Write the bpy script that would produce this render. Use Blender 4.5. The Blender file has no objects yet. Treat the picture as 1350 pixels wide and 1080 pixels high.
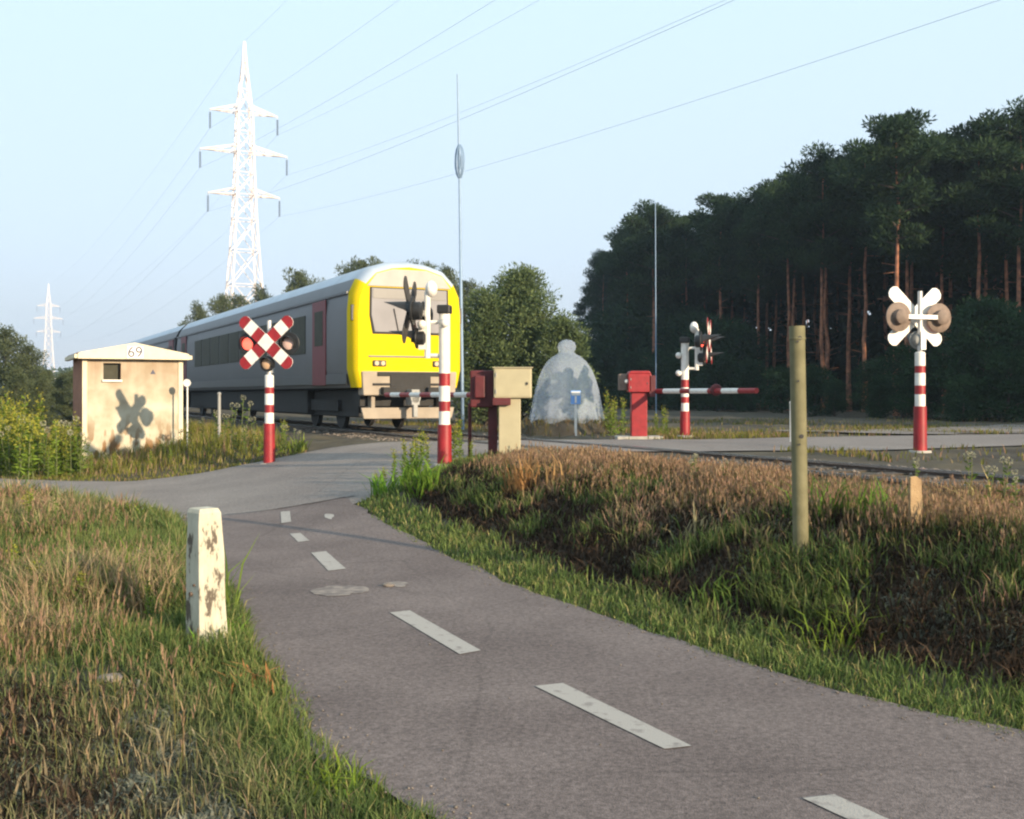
import bpy, math, random
import numpy as np
from mathutils import Vector, Matrix, Euler

R = math.radians
random.seed(7)
rng = np.random.default_rng(7)
C = bpy.context.scene.collection
CAM_Z, F, U0, V0 = 1.6, 1447.0, 675.0, 520.0       # survey constants: eye height, focal length, principal point

# ------------------------------------------------------------------ survey
NX, NY = 0.895, 0.446                               # unit vector across the track, away from the camera
TX, TY = 0.446, -0.895                              # unit vector along the track, towards the camera

def DA(d, a):
    """ground position from distance to the near rail and distance along the track"""
    return (NX*(d+9.0)+TX*a, NY*(d+9.0)+TY*a)

def at(u, v, y):
    return Vector(((u-U0)/F*y, y, CAM_Z-(v-V0)/F*y))

def ss(t):
    t = np.clip(t, 0.0, 1.0)
    return t*t*(3-2*t)

def vnoise(x, y, s=1.0, seed=0):
    """smooth value noise 0..1"""
    x = np.asarray(x, float)*s+seed*17.31; y = np.asarray(y, float)*s+seed*9.77
    xi = np.floor(x); yi = np.floor(y); fx = x-xi; fy = y-yi
    fx = fx*fx*(3-2*fx); fy = fy*fy*(3-2*fy)
    def h(a, b):
        v = np.sin(a*127.1+b*311.7+seed*74.7)*43758.5453
        return v-np.floor(v)
    return (h(xi, yi)*(1-fx)+h(xi+1, yi)*fx)*(1-fy)+(h(xi, yi+1)*(1-fx)+h(xi+1, yi+1)*fx)*fy

def fbm(x, y, s=1.0, seed=0):
    return .55*vnoise(x, y, s, seed)+.3*vnoise(x, y, s*2.1, seed+1)+.15*vnoise(x, y, s*4.3, seed+2)

# the cycle path: matching stations of the left and right edge
PATH_L = [(3.2, -1.2), (2.0, 1.0), (.85, 2.7), (-.10, 3.85), (-.54, 4.4), (-.96, 5.2), (-1.3, 6.1), (-1.66, 7.0), (-2.25, 8.7), (-2.85, 10.3), (-3.5, 12.0), (-4.05, 13.4)]
PATH_R = [(6.6, 1.0), (5.0, 2.7), (3.65, 3.95), (2.75, 4.85), (2.25, 5.3), (1.6, 6.15), (1.05, 7.1), (.66, 7.95), (.1, 9.0), (-.45, 10.3), (-1.15, 11.9), (-1.95, 13.9)]
# the road: far / left edge and near / right edge
ROAD_L = [(-14.5, 23.2), (-9.8, 20.9), (-7.6, 20.2), (-6.0, 20.6), DA(-3.6, -21.0), DA(-1, -20.7), DA(2.5, -20.0), DA(5, -19.0), (7.0, 24.6), (12.0, 26.3), (20, 29.5), (34, 36)]
ROAD_R = [(-14.5, 19.4), (-9.8, 17.6), (-6.6, 16.2), (-4.3, 13.9), (-2.0, 14.1), DA(-1.6, -15.9), DA(2.5, -14.9), DA(5, -14.0), (9.0, 20.2), (13.5, 22.2), (21.5, 25.6), (35, 31.5)]

def resample(pts, n):
    p = np.array(pts, float); m = len(p)
    t = np.linspace(0, m-1, n); i = np.clip(np.floor(t).astype(int), 0, m-2); f = (t-i)[:, None]
    p0 = p[np.clip(i-1, 0, m-1)]; p1 = p[i]; p2 = p[i+1]; p3 = p[np.clip(i+2, 0, m-1)]
    return .5*((2*p1)+(-p0+p2)*f+(2*p0-5*p1+4*p2-p3)*f**2+(-p0+3*p1-3*p2+p3)*f**3)

pl, pr = resample(PATH_L, 90), resample(PATH_R, 90)
rl, rr = resample(ROAD_L, 110), resample(ROAD_R, 110)
PATH_E = (resample(PATH_L+[(-4.3, 14.1)], 96), resample(PATH_R+[(-2.25, 14.75)], 96))
POLY = [np.vstack([PATH_E[0], PATH_E[1][::-1]])[::3], np.vstack([rl, rr[::-1]])[::3]]

def sdist(x, y):
    x = np.asarray(x, float); y = np.asarray(y, float)
    out = np.full(x.shape, 1e9); ins = np.zeros(x.shape, bool)
    for poly in POLY:
        c = np.zeros(x.shape, bool)
        for a, b in zip(poly, np.roll(poly, -1, 0)):
            dx, dy = b-a; l2 = dx*dx+dy*dy+1e-12
            t = np.clip(((x-a[0])*dx+(y-a[1])*dy)/l2, 0, 1)
            out = np.minimum(out, np.hypot(x-a[0]-t*dx, y-a[1]-t*dy))
            cond = ((a[1] > y) != (b[1] > y))
            c ^= cond & (x < dx*(y-a[1])/(dy if abs(dy) > 1e-9 else 1e-9)+a[0])
        ins |= c
    return np.where(ins, -out, out)

def dd(x, y):
    return NX*np.asarray(x)+NY*np.asarray(y)-9.0

def h_road(x, y):
    d = dd(x, y)
    return .65*ss((d+6.5)/5.3)*ss((np.asarray(y)-9)/6)

def ground(x, y, s=None):
    x = np.asarray(x, float); y = np.asarray(y, float)
    s = sdist(x, y) if s is None else s
    d = dd(x, y); hr = h_road(x, y)
    pt = .62*ss((d+7.5)/4.7)
    # raised bank between the cycle path and the track
    pt = pt+.03*ss((d+4.6)/1.2)*ss((-1.2-d)/1.0)*ss((14.5-y)/3)
    w = ss((s-.08)/2.0)
    bump = (fbm(x, y, 1.3, 3)-.5)*.16+(vnoise(x, y, 4.5, 5)-.5)*.05
    keep = np.where(np.abs(d-.75) < 2.2, .1, 1.0)
    return hr+(pt-hr)*w+bump*ss((s-.05)/.6)*keep-.02-.03*ss((-s)/.2)

def gz(x, y):
    return float(ground(np.array([x]), np.array([y]))[0])

# ------------------------------------------------------------------ materials
def nodes(name):
    m = bpy.data.materials.new(name); m.use_nodes = True
    nt = m.node_tree; nt.nodes.clear()
    out = nt.nodes.new('ShaderNodeOutputMaterial')
    return m, nt, out

def pm(name, col, rough=.6, var=.15, scale=6.0, bump=0.0, metal=0.0, col2=None, thresh=None, detail=6.0, bscale=None, spec=None):
    """Principled surface with noise-varied colour, or with patches of a second colour"""
    m, nt, out = nodes(name); N = nt.nodes; L = nt.links
    b = N.new('ShaderNodeBsdfPrincipled'); L.new(b.outputs[0], out.inputs[0])
    b.inputs['Roughness'].default_value = rough; b.inputs['Metallic'].default_value = metal
    if spec is not None: b.inputs['Specular IOR Level'].default_value = spec
    tc = N.new('ShaderNodeTexCoord')
    n = N.new('ShaderNodeTexNoise'); n.inputs['Scale'].default_value = scale; n.inputs['Detail'].default_value = detail
    L.new(tc.outputs['Object'], n.inputs['Vector'])
    r = N.new('ShaderNodeValToRGB'); L.new(n.outputs['Fac'], r.inputs[0])
    c2 = col2 if col2 else tuple(min(1, c*(1+var)) for c in col)
    c1 = col if col2 else tuple(c*(1-var) for c in col)
    lo, hi = thresh if thresh else (.3, .7)
    r.color_ramp.elements[0].position = lo; r.color_ramp.elements[0].color = (*c1, 1)
    r.color_ramp.elements[1].position = hi; r.color_ramp.elements[1].color = (*c2, 1)
    L.new(r.outputs[0], b.inputs['Base Color'])
    if bump:
        n2 = N.new('ShaderNodeTexNoise'); n2.inputs['Scale'].default_value = bscale or scale*6; n2.inputs['Detail'].default_value = 6
        L.new(tc.outputs['Object'], n2.inputs['Vector'])
        bp = N.new('ShaderNodeBump'); bp.inputs['Strength'].default_value = bump; bp.inputs['Distance'].default_value = .02
        L.new(n2.outputs['Fac'], bp.inputs['Height']); L.new(bp.outputs[0], b.inputs['Normal'])
    return m

def leafmat(name, trans=.35, rough=True):
    m, nt, out = nodes(name); N = nt.nodes; L = nt.links
    a = N.new('ShaderNodeAttribute'); a.attribute_name = 'Col'
    d = N.new('ShaderNodeBsdfDiffuse'); t = N.new('ShaderNodeBsdfTranslucent'); mx = N.new('ShaderNodeMixShader')
    mx.inputs[0].default_value = trans
    L.new(a.outputs['Color'], d.inputs[0]); L.new(a.outputs['Color'], t.inputs[0])
    L.new(d.outputs[0], mx.inputs[1]); L.new(t.outputs[0], mx.inputs[2]); L.new(mx.outputs[0], out.inputs[0])
    return m

def emit_lens(name, col, strength, base):
    m, nt, out = nodes(name); N = nt.nodes
    b = N.new('ShaderNodeBsdfPrincipled'); nt.links.new(b.outputs[0], out.inputs[0])
    b.inputs['Base Color'].default_value = (*base, 1); b.inputs['Roughness'].default_value = .25
    b.inputs['Emission Color'].default_value = (*col, 1); b.inputs['Emission Strength'].default_value = strength
    return m

def asphalt(name, c1, c2, grain=(.62, 1.4)):
    m, nt, out = nodes(name); N = nt.nodes; L = nt.links
    b = N.new('ShaderNodeBsdfPrincipled'); L.new(b.outputs[0], out.inputs[0])
    b.inputs['Roughness'].default_value = .85; b.inputs['Specular IOR Level'].default_value = .3
    tc = N.new('ShaderNodeTexCoord')
    big = N.new('ShaderNodeTexNoise'); big.inputs['Scale'].default_value = .8; big.inputs['Detail'].default_value = 5
    fine = N.new('ShaderNodeTexVoronoi'); fine.inputs['Scale'].default_value = 150
    mid = N.new('ShaderNodeTexNoise'); mid.inputs['Scale'].default_value = 34; mid.inputs['Detail'].default_value = 8
    for n in (big, fine, mid): L.new(tc.outputs['Object'], n.inputs['Vector'])
    r = N.new('ShaderNodeValToRGB'); L.new(big.outputs['Fac'], r.inputs[0])
    r.color_ramp.elements[0].position = .32; r.color_ramp.elements[0].color = (*c1, 1)
    r.color_ramp.elements[1].position = .68; r.color_ramp.elements[1].color = (*c2, 1)
    g = N.new('ShaderNodeMapRange'); L.new(fine.outputs['Color'], g.inputs[0])
    g.inputs[3].default_value = grain[0]; g.inputs[4].default_value = grain[1]
    g2 = N.new('ShaderNodeMapRange'); L.new(mid.outputs['Fac'], g2.inputs[0]); g2.inputs[1].default_value = .3; g2.inputs[2].default_value = .7
    g2.inputs[3].default_value = .72; g2.inputs[4].default_value = 1.28
    mu = N.new('ShaderNodeMath'); mu.operation = 'MULTIPLY'; L.new(g.outputs[0], mu.inputs[0]); L.new(g2.outputs[0], mu.inputs[1])
    # cracks and worn seams
    cr = N.new('ShaderNodeTexVoronoi'); cr.feature = 'DISTANCE_TO_EDGE'; cr.inputs['Scale'].default_value = .42
    wv = N.new('ShaderNodeTexNoise'); wv.inputs['Scale'].default_value = 2.4; wv.inputs['Detail'].default_value = 5
    L.new(tc.outputs['Object'], wv.inputs['Vector'])
    ad = N.new('ShaderNodeMixRGB'); ad.inputs[0].default_value = .12; L.new(tc.outputs['Object'], ad.inputs[1]); L.new(wv.outputs['Color'], ad.inputs[2])
    L.new(ad.outputs[0], cr.inputs['Vector'])
    ck = N.new('ShaderNodeMapRange'); L.new(cr.outputs['Distance'], ck.inputs[0]); ck.inputs[1].default_value = 0.002; ck.inputs[2].default_value = .007
    ck.inputs[3].default_value = .86; ck.inputs[4].default_value = 1.0
    mu2 = N.new('ShaderNodeMath'); mu2.operation = 'MULTIPLY'; L.new(mu.outputs[0], mu2.inputs[0]); L.new(ck.outputs[0], mu2.inputs[1])
    vm = N.new('ShaderNodeVectorMath'); vm.operation = 'SCALE'; L.new(r.outputs[0], vm.inputs[0]); L.new(mu2.outputs[0], vm.inputs['Scale'])
    L.new(vm.outputs[0], b.inputs['Base Color'])
    bp = N.new('ShaderNodeBump'); bp.inputs['Strength'].default_value = .35; bp.inputs['Distance'].default_value = .006
    L.new(fine.outputs['Distance'], bp.inputs['Height']); L.new(bp.outputs[0], b.inputs['Normal'])
    return m

M = {}
M['path'] = asphalt('cycle_path_asphalt', (.120, .093, .087), (.178, .142, .132))
M['road'] = asphalt('road_asphalt', (.185, .158, .146), (.24, .208, .19))
M['soil'] = pm('soil', (.028, .022, .015), .95, scale=1.1, col2=(.085, .068, .038), thresh=(.35, .7), bump=.6, bscale=30, detail=10)
M['paint'] = pm('road_paint', (.19, .165, .155), .85, scale=14, col2=(.36, .33, .30), thresh=(.26, .44), bump=.2, detail=8)
M['patch'] = pm('worn_patch', (.15, .125, .115), .9, scale=9, col2=(.27, .225, .195), thresh=(.4, .6))
M['white'] = pm('white_paint', (.72, .70, .66), .45, var=.1, scale=9)
M['red'] = pm('red_paint', (.25, .011, .016), .5, var=.22, scale=7)
M['darkred'] = pm('shaded_red_paint', (.085, .008, .012), .6, var=.25, scale=6)  # red darkened to paint in the shade on the near barrier drive
M['black'] = pm('black_enamel', (.014, .014, .015), .5, var=.2)
M['grey'] = pm('grey_paint', (.26, .26, .25), .5, var=.12)
M['darkgrey'] = pm('weathered_board_back', (.045, .042, .04), .7, var=.3)
M['galv'] = pm('galvanised', (.5, .5, .5), .45, var=.12, metal=.3)
M['backplate'] = pm('weathered_plate', (.17, .125, .10), .7, var=.25, scale=8)
M['beige'] = pm('beige_enamel', (.37, .33, .215), .65, var=.07, scale=5)
M['olive'] = pm('olive_tube', (.115, .105, .05), .75, scale=9, col2=(.175, .16, .085), thresh=(.3, .7), bump=.1)
M['wood'] = pm('weathered_stake', (.26, .165, .085), .85, scale=12, col2=(.40, .28, .15), bump=.4)
M['lens_red'] = emit_lens('red_lens', (1, .10, .06), 1.6, (.5, .05, .04))
M['lens_pale'] = emit_lens('pale_lens', (1, .6, .5), .0, (.62, .42, .36))
M['amber'] = emit_lens('amber_lens', (1, .6, .3), .0, (.55, .36, .22))
M['concrete'] = pm('concrete', (.36, .34, .30), .9, var=.2, scale=5, bump=.3)
M['steel'] = pm('rail_steel', (.10, .07, .055), .55, var=.3, metal=.3)
M['railtop'] = pm('rail_head', (.42, .42, .43), .25, var=.1, metal=.9)
M['sleeper'] = pm('sleeper_timber', (.05, .038, .028), .9, var=.3, bump=.4)
M['ballast'] = pm('ballast_bed', (.045, .038, .032), .95, scale=18, col2=(.16, .135, .115), thresh=(.35, .65), bump=.9, bscale=40)
M['stone'] = pm('ballast_stone', (.16, .135, .115), .9, var=.4, scale=3)
M['leaf'] = leafmat('leaf', .35)
M['needle'] = leafmat('needle', .22)
M['bark'] = pm('pine_bark', (.14, .066, .042), .95, scale=4, col2=(.38, .16, .088), thresh=(.35, .65), bump=.7)
M['barkdark'] = pm('dark_bark', (.06, .045, .035), .95, var=.3, bump=.5)
M['lattice'] = pm('pylon_paint', (.80, .72, .70), .5, var=.05)
M['insul'] = pm('insulator_glass', (.10, .12, .17), .3, var=.1)
M['wire'] = pm('conductor', (.62, .66, .74), .5, var=.05)
M['mast'] = pm('mast_paint', (.20, .30, .44), .5, var=.08)
M['t_yellow'] = pm('train_yellow', (.66, .49, .007), .75, var=.05, scale=2, spec=.08)
M['t_grey'] = pm('train_grey', (.125, .125, .135), .5, var=.06, scale=1.2)
M['t_roof'] = pm('train_roof', (.40, .46, .54), .4, var=.12, scale=1.4)
M['t_dark'] = pm('train_underframe', (.016, .015, .015), .75, var=.3)
M['t_band'] = pm('train_band', (.06, .062, .068), .4, var=.08)
M['t_red'] = pm('train_door', (.15, .012, .018), .5, var=.08)
M['t_cream'] = pm('train_cream', (.33, .28, .225), .7, var=.12, scale=3, spec=.15)
M['t_panel'] = pm('train_top_panel', (.40, .385, .36), .7, var=.08, scale=3, spec=.15)
M['t_glass'] = pm('train_glass', (.045, .045, .03), .55, var=.2, spec=.15)
M['t_screen'] = pm('train_windscreen', (.22, .215, .23), .5, var=.12, scale=1.5, spec=.2)
M['signblue'] = pm('sign_blue', (.16, .34, .72), .5, var=.06)
M['navy'] = pm('plate_ink', (.025, .03, .07), .5, var=.1)
M['rubber'] = pm('rubber', (.02, .02, .02), .8, var=.2)
M['tile'] = pm('hut_roof_felt', (.20, .12, .10), .8, var=.2, scale=6)

def hut_material():
    m, nt, out = nodes('hut_plaster'); N = nt.nodes; L = nt.links
    b = N.new('ShaderNodeBsdfPrincipled'); L.new(b.outputs[0], out.inputs[0]); b.inputs['Roughness'].default_value = .85
    tc = N.new('ShaderNodeTexCoord'); sp = N.new('ShaderNodeSeparateXYZ'); L.new(tc.outputs['Object'], sp.inputs[0])
    mp = N.new('ShaderNodeMapping'); mp.inputs['Scale'].default_value = (7, 7, .8); L.new(tc.outputs['Object'], mp.inputs[0])
    st = N.new('ShaderNodeTexNoise'); st.inputs['Scale'].default_value = 1.0; st.inputs['Detail'].default_value = 5; L.new(mp.outputs[0], st.inputs['Vector'])
    n2 = N.new('ShaderNodeTexNoise'); n2.inputs['Scale'].default_value = 2.3; n2.inputs['Detail'].default_value = 7; L.new(tc.outputs['Object'], n2.inputs['Vector'])
    r = N.new('ShaderNodeValToRGB'); L.new(n2.outputs['Fac'], r.inputs[0])
    r.color_ramp.elements[0].position = .35; r.color_ramp.elements[0].color = (.36, .305, .215, 1)
    r.color_ramp.elements[1].position = .62; r.color_ramp.elements[1].color = (.52, .48, .375, 1)
    # rusty streaks running down from the eaves and peeling paint along the foot
    z1 = N.new('ShaderNodeMapRange'); L.new(sp.outputs['Z'], z1.inputs[0]); z1.inputs[1].default_value = 1.1; z1.inputs[2].default_value = 1.95
    mu = N.new('ShaderNodeMath'); mu.operation = 'MULTIPLY'; L.new(st.outputs['Fac'], mu.inputs[0]); L.new(z1.outputs[0], mu.inputs[1])
    mx = N.new('ShaderNodeMixRGB'); L.new(mu.outputs[0], mx.inputs[0]); L.new(r.outputs[0], mx.inputs[1]); mx.inputs[2].default_value = (.29, .185, .12, 1)
    z2 = N.new('ShaderNodeMapRange'); L.new(sp.outputs['Z'], z2.inputs[0]); z2.inputs[1].default_value = 1.0; z2.inputs[2].default_value = .2
    mp3 = N.new('ShaderNodeMapping'); mp3.inputs['Scale'].default_value = (6, 6, 2.2); L.new(tc.outputs['Object'], mp3.inputs[0])
    n3 = N.new('ShaderNodeTexNoise'); n3.inputs['Scale'].default_value = 1.0; n3.inputs['Detail'].default_value = 3; L.new(mp3.outputs[0], n3.inputs['Vector'])
    th = N.new('ShaderNodeMapRange'); L.new(n3.outputs['Fac'], th.inputs[0]); th.inputs[1].default_value = .5; th.inputs[2].default_value = .56
    mu3 = N.new('ShaderNodeMath'); mu3.operation = 'MULTIPLY'; L.new(th.outputs[0], mu3.inputs[0]); L.new(z2.outputs[0], mu3.inputs[1])
    mx2 = N.new('ShaderNodeMixRGB'); L.new(mu3.outputs[0], mx2.inputs[0]); L.new(mx.outputs[0], mx2.inputs[1]); mx2.inputs[2].default_value = (.20, .10, .035, 1)
    L.new(mx2.outputs[0], b.inputs['Base Color'])
    return m
M['hut'] = hut_material()
M['hutside'] = pm('hut_shaded_side', (.30, .13, .075), .9, var=.2, scale=6)  # wall shade painted in: left wall and window reveal darker and redder
M['huttrim'] = pm('hut_trim', (.66, .58, .42), .7, var=.08)

def bollard_material():
    m, nt, out = nodes('bollard_paint'); N = nt.nodes; L = nt.links
    b = N.new('ShaderNodeBsdfPrincipled'); L.new(b.outputs[0], out.inputs[0]); b.inputs['Roughness'].default_value = .8
    tc = N.new('ShaderNodeTexCoord')
    a = N.new('ShaderNodeTexNoise'); a.inputs['Scale'].default_value = 5.5; a.inputs['Detail'].default_value = 9; a.inputs['Roughness'].default_value = .65
    mp = N.new('ShaderNodeMapping'); mp.inputs['Scale'].default_value = (1.6, 1.6, .7); L.new(tc.outputs['Object'], mp.inputs[0]); L.new(mp.outputs[0], a.inputs['Vector'])
    r = N.new('ShaderNodeValToRGB'); L.new(a.outputs['Fac'], r.inputs[0])
    e = r.color_ramp.elements
    e[0].position = .415; e[0].color = (.10, .08, .06, 1); e[1].position = .46; e[1].color = (.44, .41, .32, 1)
    x = e.new(.7); x.color = (.56, .53, .43, 1)
    L.new(r.outputs[0], b.inputs['Base Color'])
    bp = N.new('ShaderNodeBump'); bp.inputs['Strength'].default_value = .5; bp.inputs['Distance'].default_value = .01
    L.new(a.outputs['Fac'], bp.inputs['Height']); L.new(bp.outputs[0], b.inputs['Normal'])
    return m
M['bollard'] = bollard_material()

def plastic_material():
    m, nt, out = nodes('milky_plastic'); N = nt.nodes; L = nt.links
    b = N.new('ShaderNodeBsdfPrincipled'); b.inputs['Base Color'].default_value = (.68, .77, .92, 1); b.inputs['Roughness'].default_value = .6; b.inputs['Specular IOR Level'].default_value = .2
    t = N.new('ShaderNodeBsdfTransparent'); mx = N.new('ShaderNodeMixShader')
    tr = N.new('ShaderNodeBsdfTranslucent'); tr.inputs[0].default_value = (.7, .78, .92, 1); mx0 = N.new('ShaderNodeMixShader'); mx0.inputs[0].default_value = .4
    L.new(b.outputs[0], mx0.inputs[1]); L.new(tr.outputs[0], mx0.inputs[2])
    mx.inputs[0].default_value = .83
    L.new(mx0.outputs[0], mx.inputs[1]); L.new(t.outputs[0], mx.inputs[2]); L.new(mx.outputs[0], out.inputs[0])
    return m
M['plastic'] = plastic_material()

# ------------------------------------------------------------------ mesh helpers
class MB:
    def __init__(s): s.v = []; s.f = []; s.m = []
    def add(s, vs, fs, mi=0, T=None):
        o = len(s.v)
        s.v += [tuple(T @ Vector(p)) if T is not None else tuple(p) for p in vs]
        s.f += [tuple(i+o for i in f) for f in fs]
        s.m += [mi]*len(fs) if isinstance(mi, int) else list(mi)
    def box(s, c, d, mi=0, rot=None, T=None, taper=1.0):
        x, y, z = (q/2 for q in d)
        vs = [(sx*x*(taper if sz > 0 else 1), sy*y*(taper if sz > 0 else 1), sz*z) for sz in (-1, 1) for sx, sy in ((-1, -1), (1, -1), (1, 1), (-1, 1))]
        X = Matrix.Translation(c) @ (Euler(rot).to_matrix().to_4x4() if rot else Matrix())
        if T is not None: X = T @ X
        s.add(vs, [(3, 2, 1, 0), (4, 5, 6, 7), (0, 1, 5, 4), (1, 2, 6, 5), (2, 3, 7, 6), (3, 0, 4, 7)], mi, X)
    def tube(s, p0, p1, r0, r1=None, n=10, mi=0, caps=True):
        r1 = r0 if r1 is None else r1
        p0 = Vector(p0); p1 = Vector(p1); ax = p1-p0
        q = ax.to_track_quat('Z', 'Y').to_matrix().to_4x4(); T = Matrix.Translation(p0) @ q; l = ax.length
        vs = [(r*math.cos(2*math.pi*k/n), r*math.sin(2*math.pi*k/n), z) for r, z in ((r0, 0), (r1, l)) for k in range(n)]
        fs = [(k, (k+1) % n, n+(k+1) % n, n+k) for k in range(n)]
        if caps: fs += [tuple(range(n-1, -1, -1)), tuple(range(n, 2*n))]
        s.add(vs, fs, mi, T)
    def lathe(s, prof, n=20, mi=0, T=None, closed=True):
        """prof: (radius, z[, material of the ring up to the next point])"""
        vs = []; fs = []; ms = []
        for p in prof:
            vs += [(p[0]*math.cos(2*math.pi*k/n), p[0]*math.sin(2*math.pi*k/n), p[1]) for k in range(n)]
        for j in range(len(prof)-1):
            m_ = prof[j][2] if len(prof[j]) > 2 else mi
            for k in range(n):
                fs.append((j*n+k, j*n+(k+1) % n, (j+1)*n+(k+1) % n, (j+1)*n+k)); ms.append(m_)
        if closed:
            fs.append(tuple(range(n-1, -1, -1))); ms.append(ms[0])
            o = (len(prof)-1)*n; fs.append(tuple(range(o, o+n))); ms.append(ms[-2])
        s.add(vs, fs, ms, T)
    def prism(s, pts, t, mi=0, T=None):
        """outline in x,z extruded from y=0 to y=t"""
        n = len(pts)
        vs = [(x, 0, z) for x, z in pts]+[(x, t, z) for x, z in pts]
        fs = [tuple(range(n)), tuple(range(2*n-1, n-1, -1))]+[(k, n+k, n+(k+1) % n, (k+1) % n) for k in range(n)]
        s.add(vs, fs, mi, T)
    def sphere(s, c, r, n=12, mi=0, sq=(1, 1, 1)):
        k = n//2; prof = [(max(1e-4, r*math.sin(math.pi*i/k)), -r*math.cos(math.pi*i/k)) for i in range(k+1)]
        s.lathe(prof, n, mi, Matrix.Translation(c) @ Matrix.Diagonal((*sq, 1)), closed=False)
    def build(s, name, mats, parent=None, bevel=0.0, smooth=False, loc=None):
        me = bpy.data.meshes.new(name); me.from_pydata(s.v, [], s.f); me.update()
        for m_ in (mats if isinstance(mats, (list, tuple)) else [mats]): me.materials.append(m_)
        me.polygons.foreach_set('material_index', s.m)
        if smooth:
            me.polygons.foreach_set('use_smooth', [True]*len(me.polygons))
            try: me.set_sharp_from_angle(angle=R(40))
            except Exception: pass
        o = bpy.data.objects.new(name, me); C.objects.link(o)
        if parent: o.parent = parent
        if loc: o.location = loc
        if bevel:
            b = o.modifiers.new('bevel', 'BEVEL'); b.width = bevel; b.segments = 2; b.limit_method = 'ANGLE'; b.angle_limit = R(40)
        return o

def tag(o, label=None, cat=None, group=None, kind=None):
    if label: o['label'] = label
    if cat: o['category'] = cat
    if group: o['group'] = group
    if kind: o['kind'] = kind
    return o

def thing(name, label, cat, loc, rz=0.0, group=None):
    o = bpy.data.objects.new(name, None); C.objects.link(o); o.empty_display_size = .1
    o.location = loc; o.rotation_euler = (0, 0, rz)
    return tag(o, label, cat, group)

def dup(root, loc, rz, label=None, scale=None):
    r = root.copy(); C.objects.link(r); r.location = loc; r.rotation_euler = (0, 0, rz)
    if label: r['label'] = label
    if scale: r.scale = scale
    for ch in list(root.children):
        c = ch.copy(); C.objects.link(c); c.parent = r
        for g in list(ch.children):
            d = g.copy(); C.objects.link(d); d.parent = c
    return r

def npmesh(name, V, loops, starts, totals, col, mat, parent=None):
    me = bpy.data.meshes.new(name)
    me.vertices.add(len(V)); me.vertices.foreach_set('co', V.astype(np.float32).ravel())
    me.loops.add(len(loops)); me.loops.foreach_set('vertex_index', loops.astype(np.int32))
    me.polygons.add(len(starts)); me.polygons.foreach_set('loop_start', starts.astype(np.int32)); me.polygons.foreach_set('loop_total', totals.astype(np.int32))
    me.update(calc_edges=True)
    if col is not None:
        ca = me.color_attributes.new('Col', 'FLOAT_COLOR', 'POINT')
        rgba = np.ones((len(V), 4), np.float32); rgba[:, :3] = col
        ca.data.foreach_set('color', rgba.ravel())
    me.materials.append(mat)
    o = bpy.data.objects.new(name, me); C.objects.link(o)
    if parent: o.parent = parent
    return o

def quadmesh(name, Q, colq, mat, parent=None):
    """Q: (n,4,3) quads, colq (n,3)"""
    n = len(Q)
    return npmesh(name, Q.reshape(-1, 3), np.arange(4*n), np.arange(n)*4, np.full(n, 4), np.repeat(colq, 4, 0), mat, parent)

# ------------------------------------------------------------------ ground, road, path
def axis(lo, hi, a, b, step, grow=1.28):
    mid = list(np.arange(a, b+1e-6, step)); left = []; right = []
    s = step; x = a
    while x > lo: s *= grow; x -= s; left.append(x)
    s = step; x = b
    while x < hi: s *= grow; x += s; right.append(x)
    return np.array(left[::-1]+mid+right)

gx = axis(-900, 900, -14, 15, .16); gy = axis(-90, 900, -1, 34, .16)
XX, YY = np.meshgrid(gx, gy)
ZZ = ground(XX.ravel(), YY.ravel())
V = np.stack([XX.ravel(), YY.ravel(), ZZ], 1)
nx, ny = len(gx), len(gy)
i = (np.arange(ny-1)[:, None]*nx+np.arange(nx-1)[None]).ravel()
lp = np.stack([i, i+1, i+1+nx, i+nx], 1).ravel(); nf = len(i)
g = npmesh('ground', V, lp, np.arange(nf)*4, np.full(nf, 4), None, M['soil'])
g.data.polygons.foreach_set('use_smooth', [True]*nf); tag(g, kind='structure')

def strip(name, L_, R_, mat, dz, cross=14, wob=.07):
    n = len(L_); t = np.linspace(0, 1, cross)
    wl = (vnoise(L_[:, 0], L_[:, 1], 3.1, 8)-.5)[:, None]*2*wob; wr = (vnoise(R_[:, 0], R_[:, 1], 3.1, 9)-.5)[:, None]*2*wob
    w = R_-L_; w = w/np.linalg.norm(w, axis=1)[:, None]
    A = L_+w*wl; B = R_+w*wr
    P = A[:, None]*(1-t)[None, :, None]+B[:, None]*t[None, :, None]
    P = P.reshape(-1, 2); z = h_road(P[:, 0], P[:, 1])+dz
    Vv = np.column_stack([P, z]); i = (np.arange(n-1)[:, None]*cross+np.arange(cross-1)[None]).ravel()
    lp = np.stack([i, i+1, i+1+cross, i+cross], 1)[:, ::-1].ravel()
    o = npmesh(name, Vv, lp, np.arange(len(i))*4, np.full(len(i), 4), None, mat)
    if o.data.polygons[0].normal.z < 0: o.data.flip_normals()
    o.data.polygons.foreach_set('use_smooth', [True]*len(o.data.polygons))
    return tag(o, kind='structure')

strip('road', rl, rr, M['road'], .000, cross=22)
strip('cycle_path', resample(PATH_L+[(-4.3, 14.1)], 110), resample(PATH_R+[(-2.25, 14.75)], 110), M['path'], .008, cross=16)

yl = resample([(6.5, 28.5), (10, 29.5), (16, 34), (26, 42), (40, 52)], 50); yr = resample([(9.5, 25.6), (12.5, 26.8), (21, 30.3), (34, 37), (52, 46)], 50)
M['dirt'] = pm('sandy_dirt', (.12, .10, .09), .95, scale=.9, col2=(.24, .205, .185), thresh=(.3, .7), bump=.5, bscale=25, detail=9)
strip('dirt_yard', yl, yr, M['dirt'], .02, cross=14, wob=.5)

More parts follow.
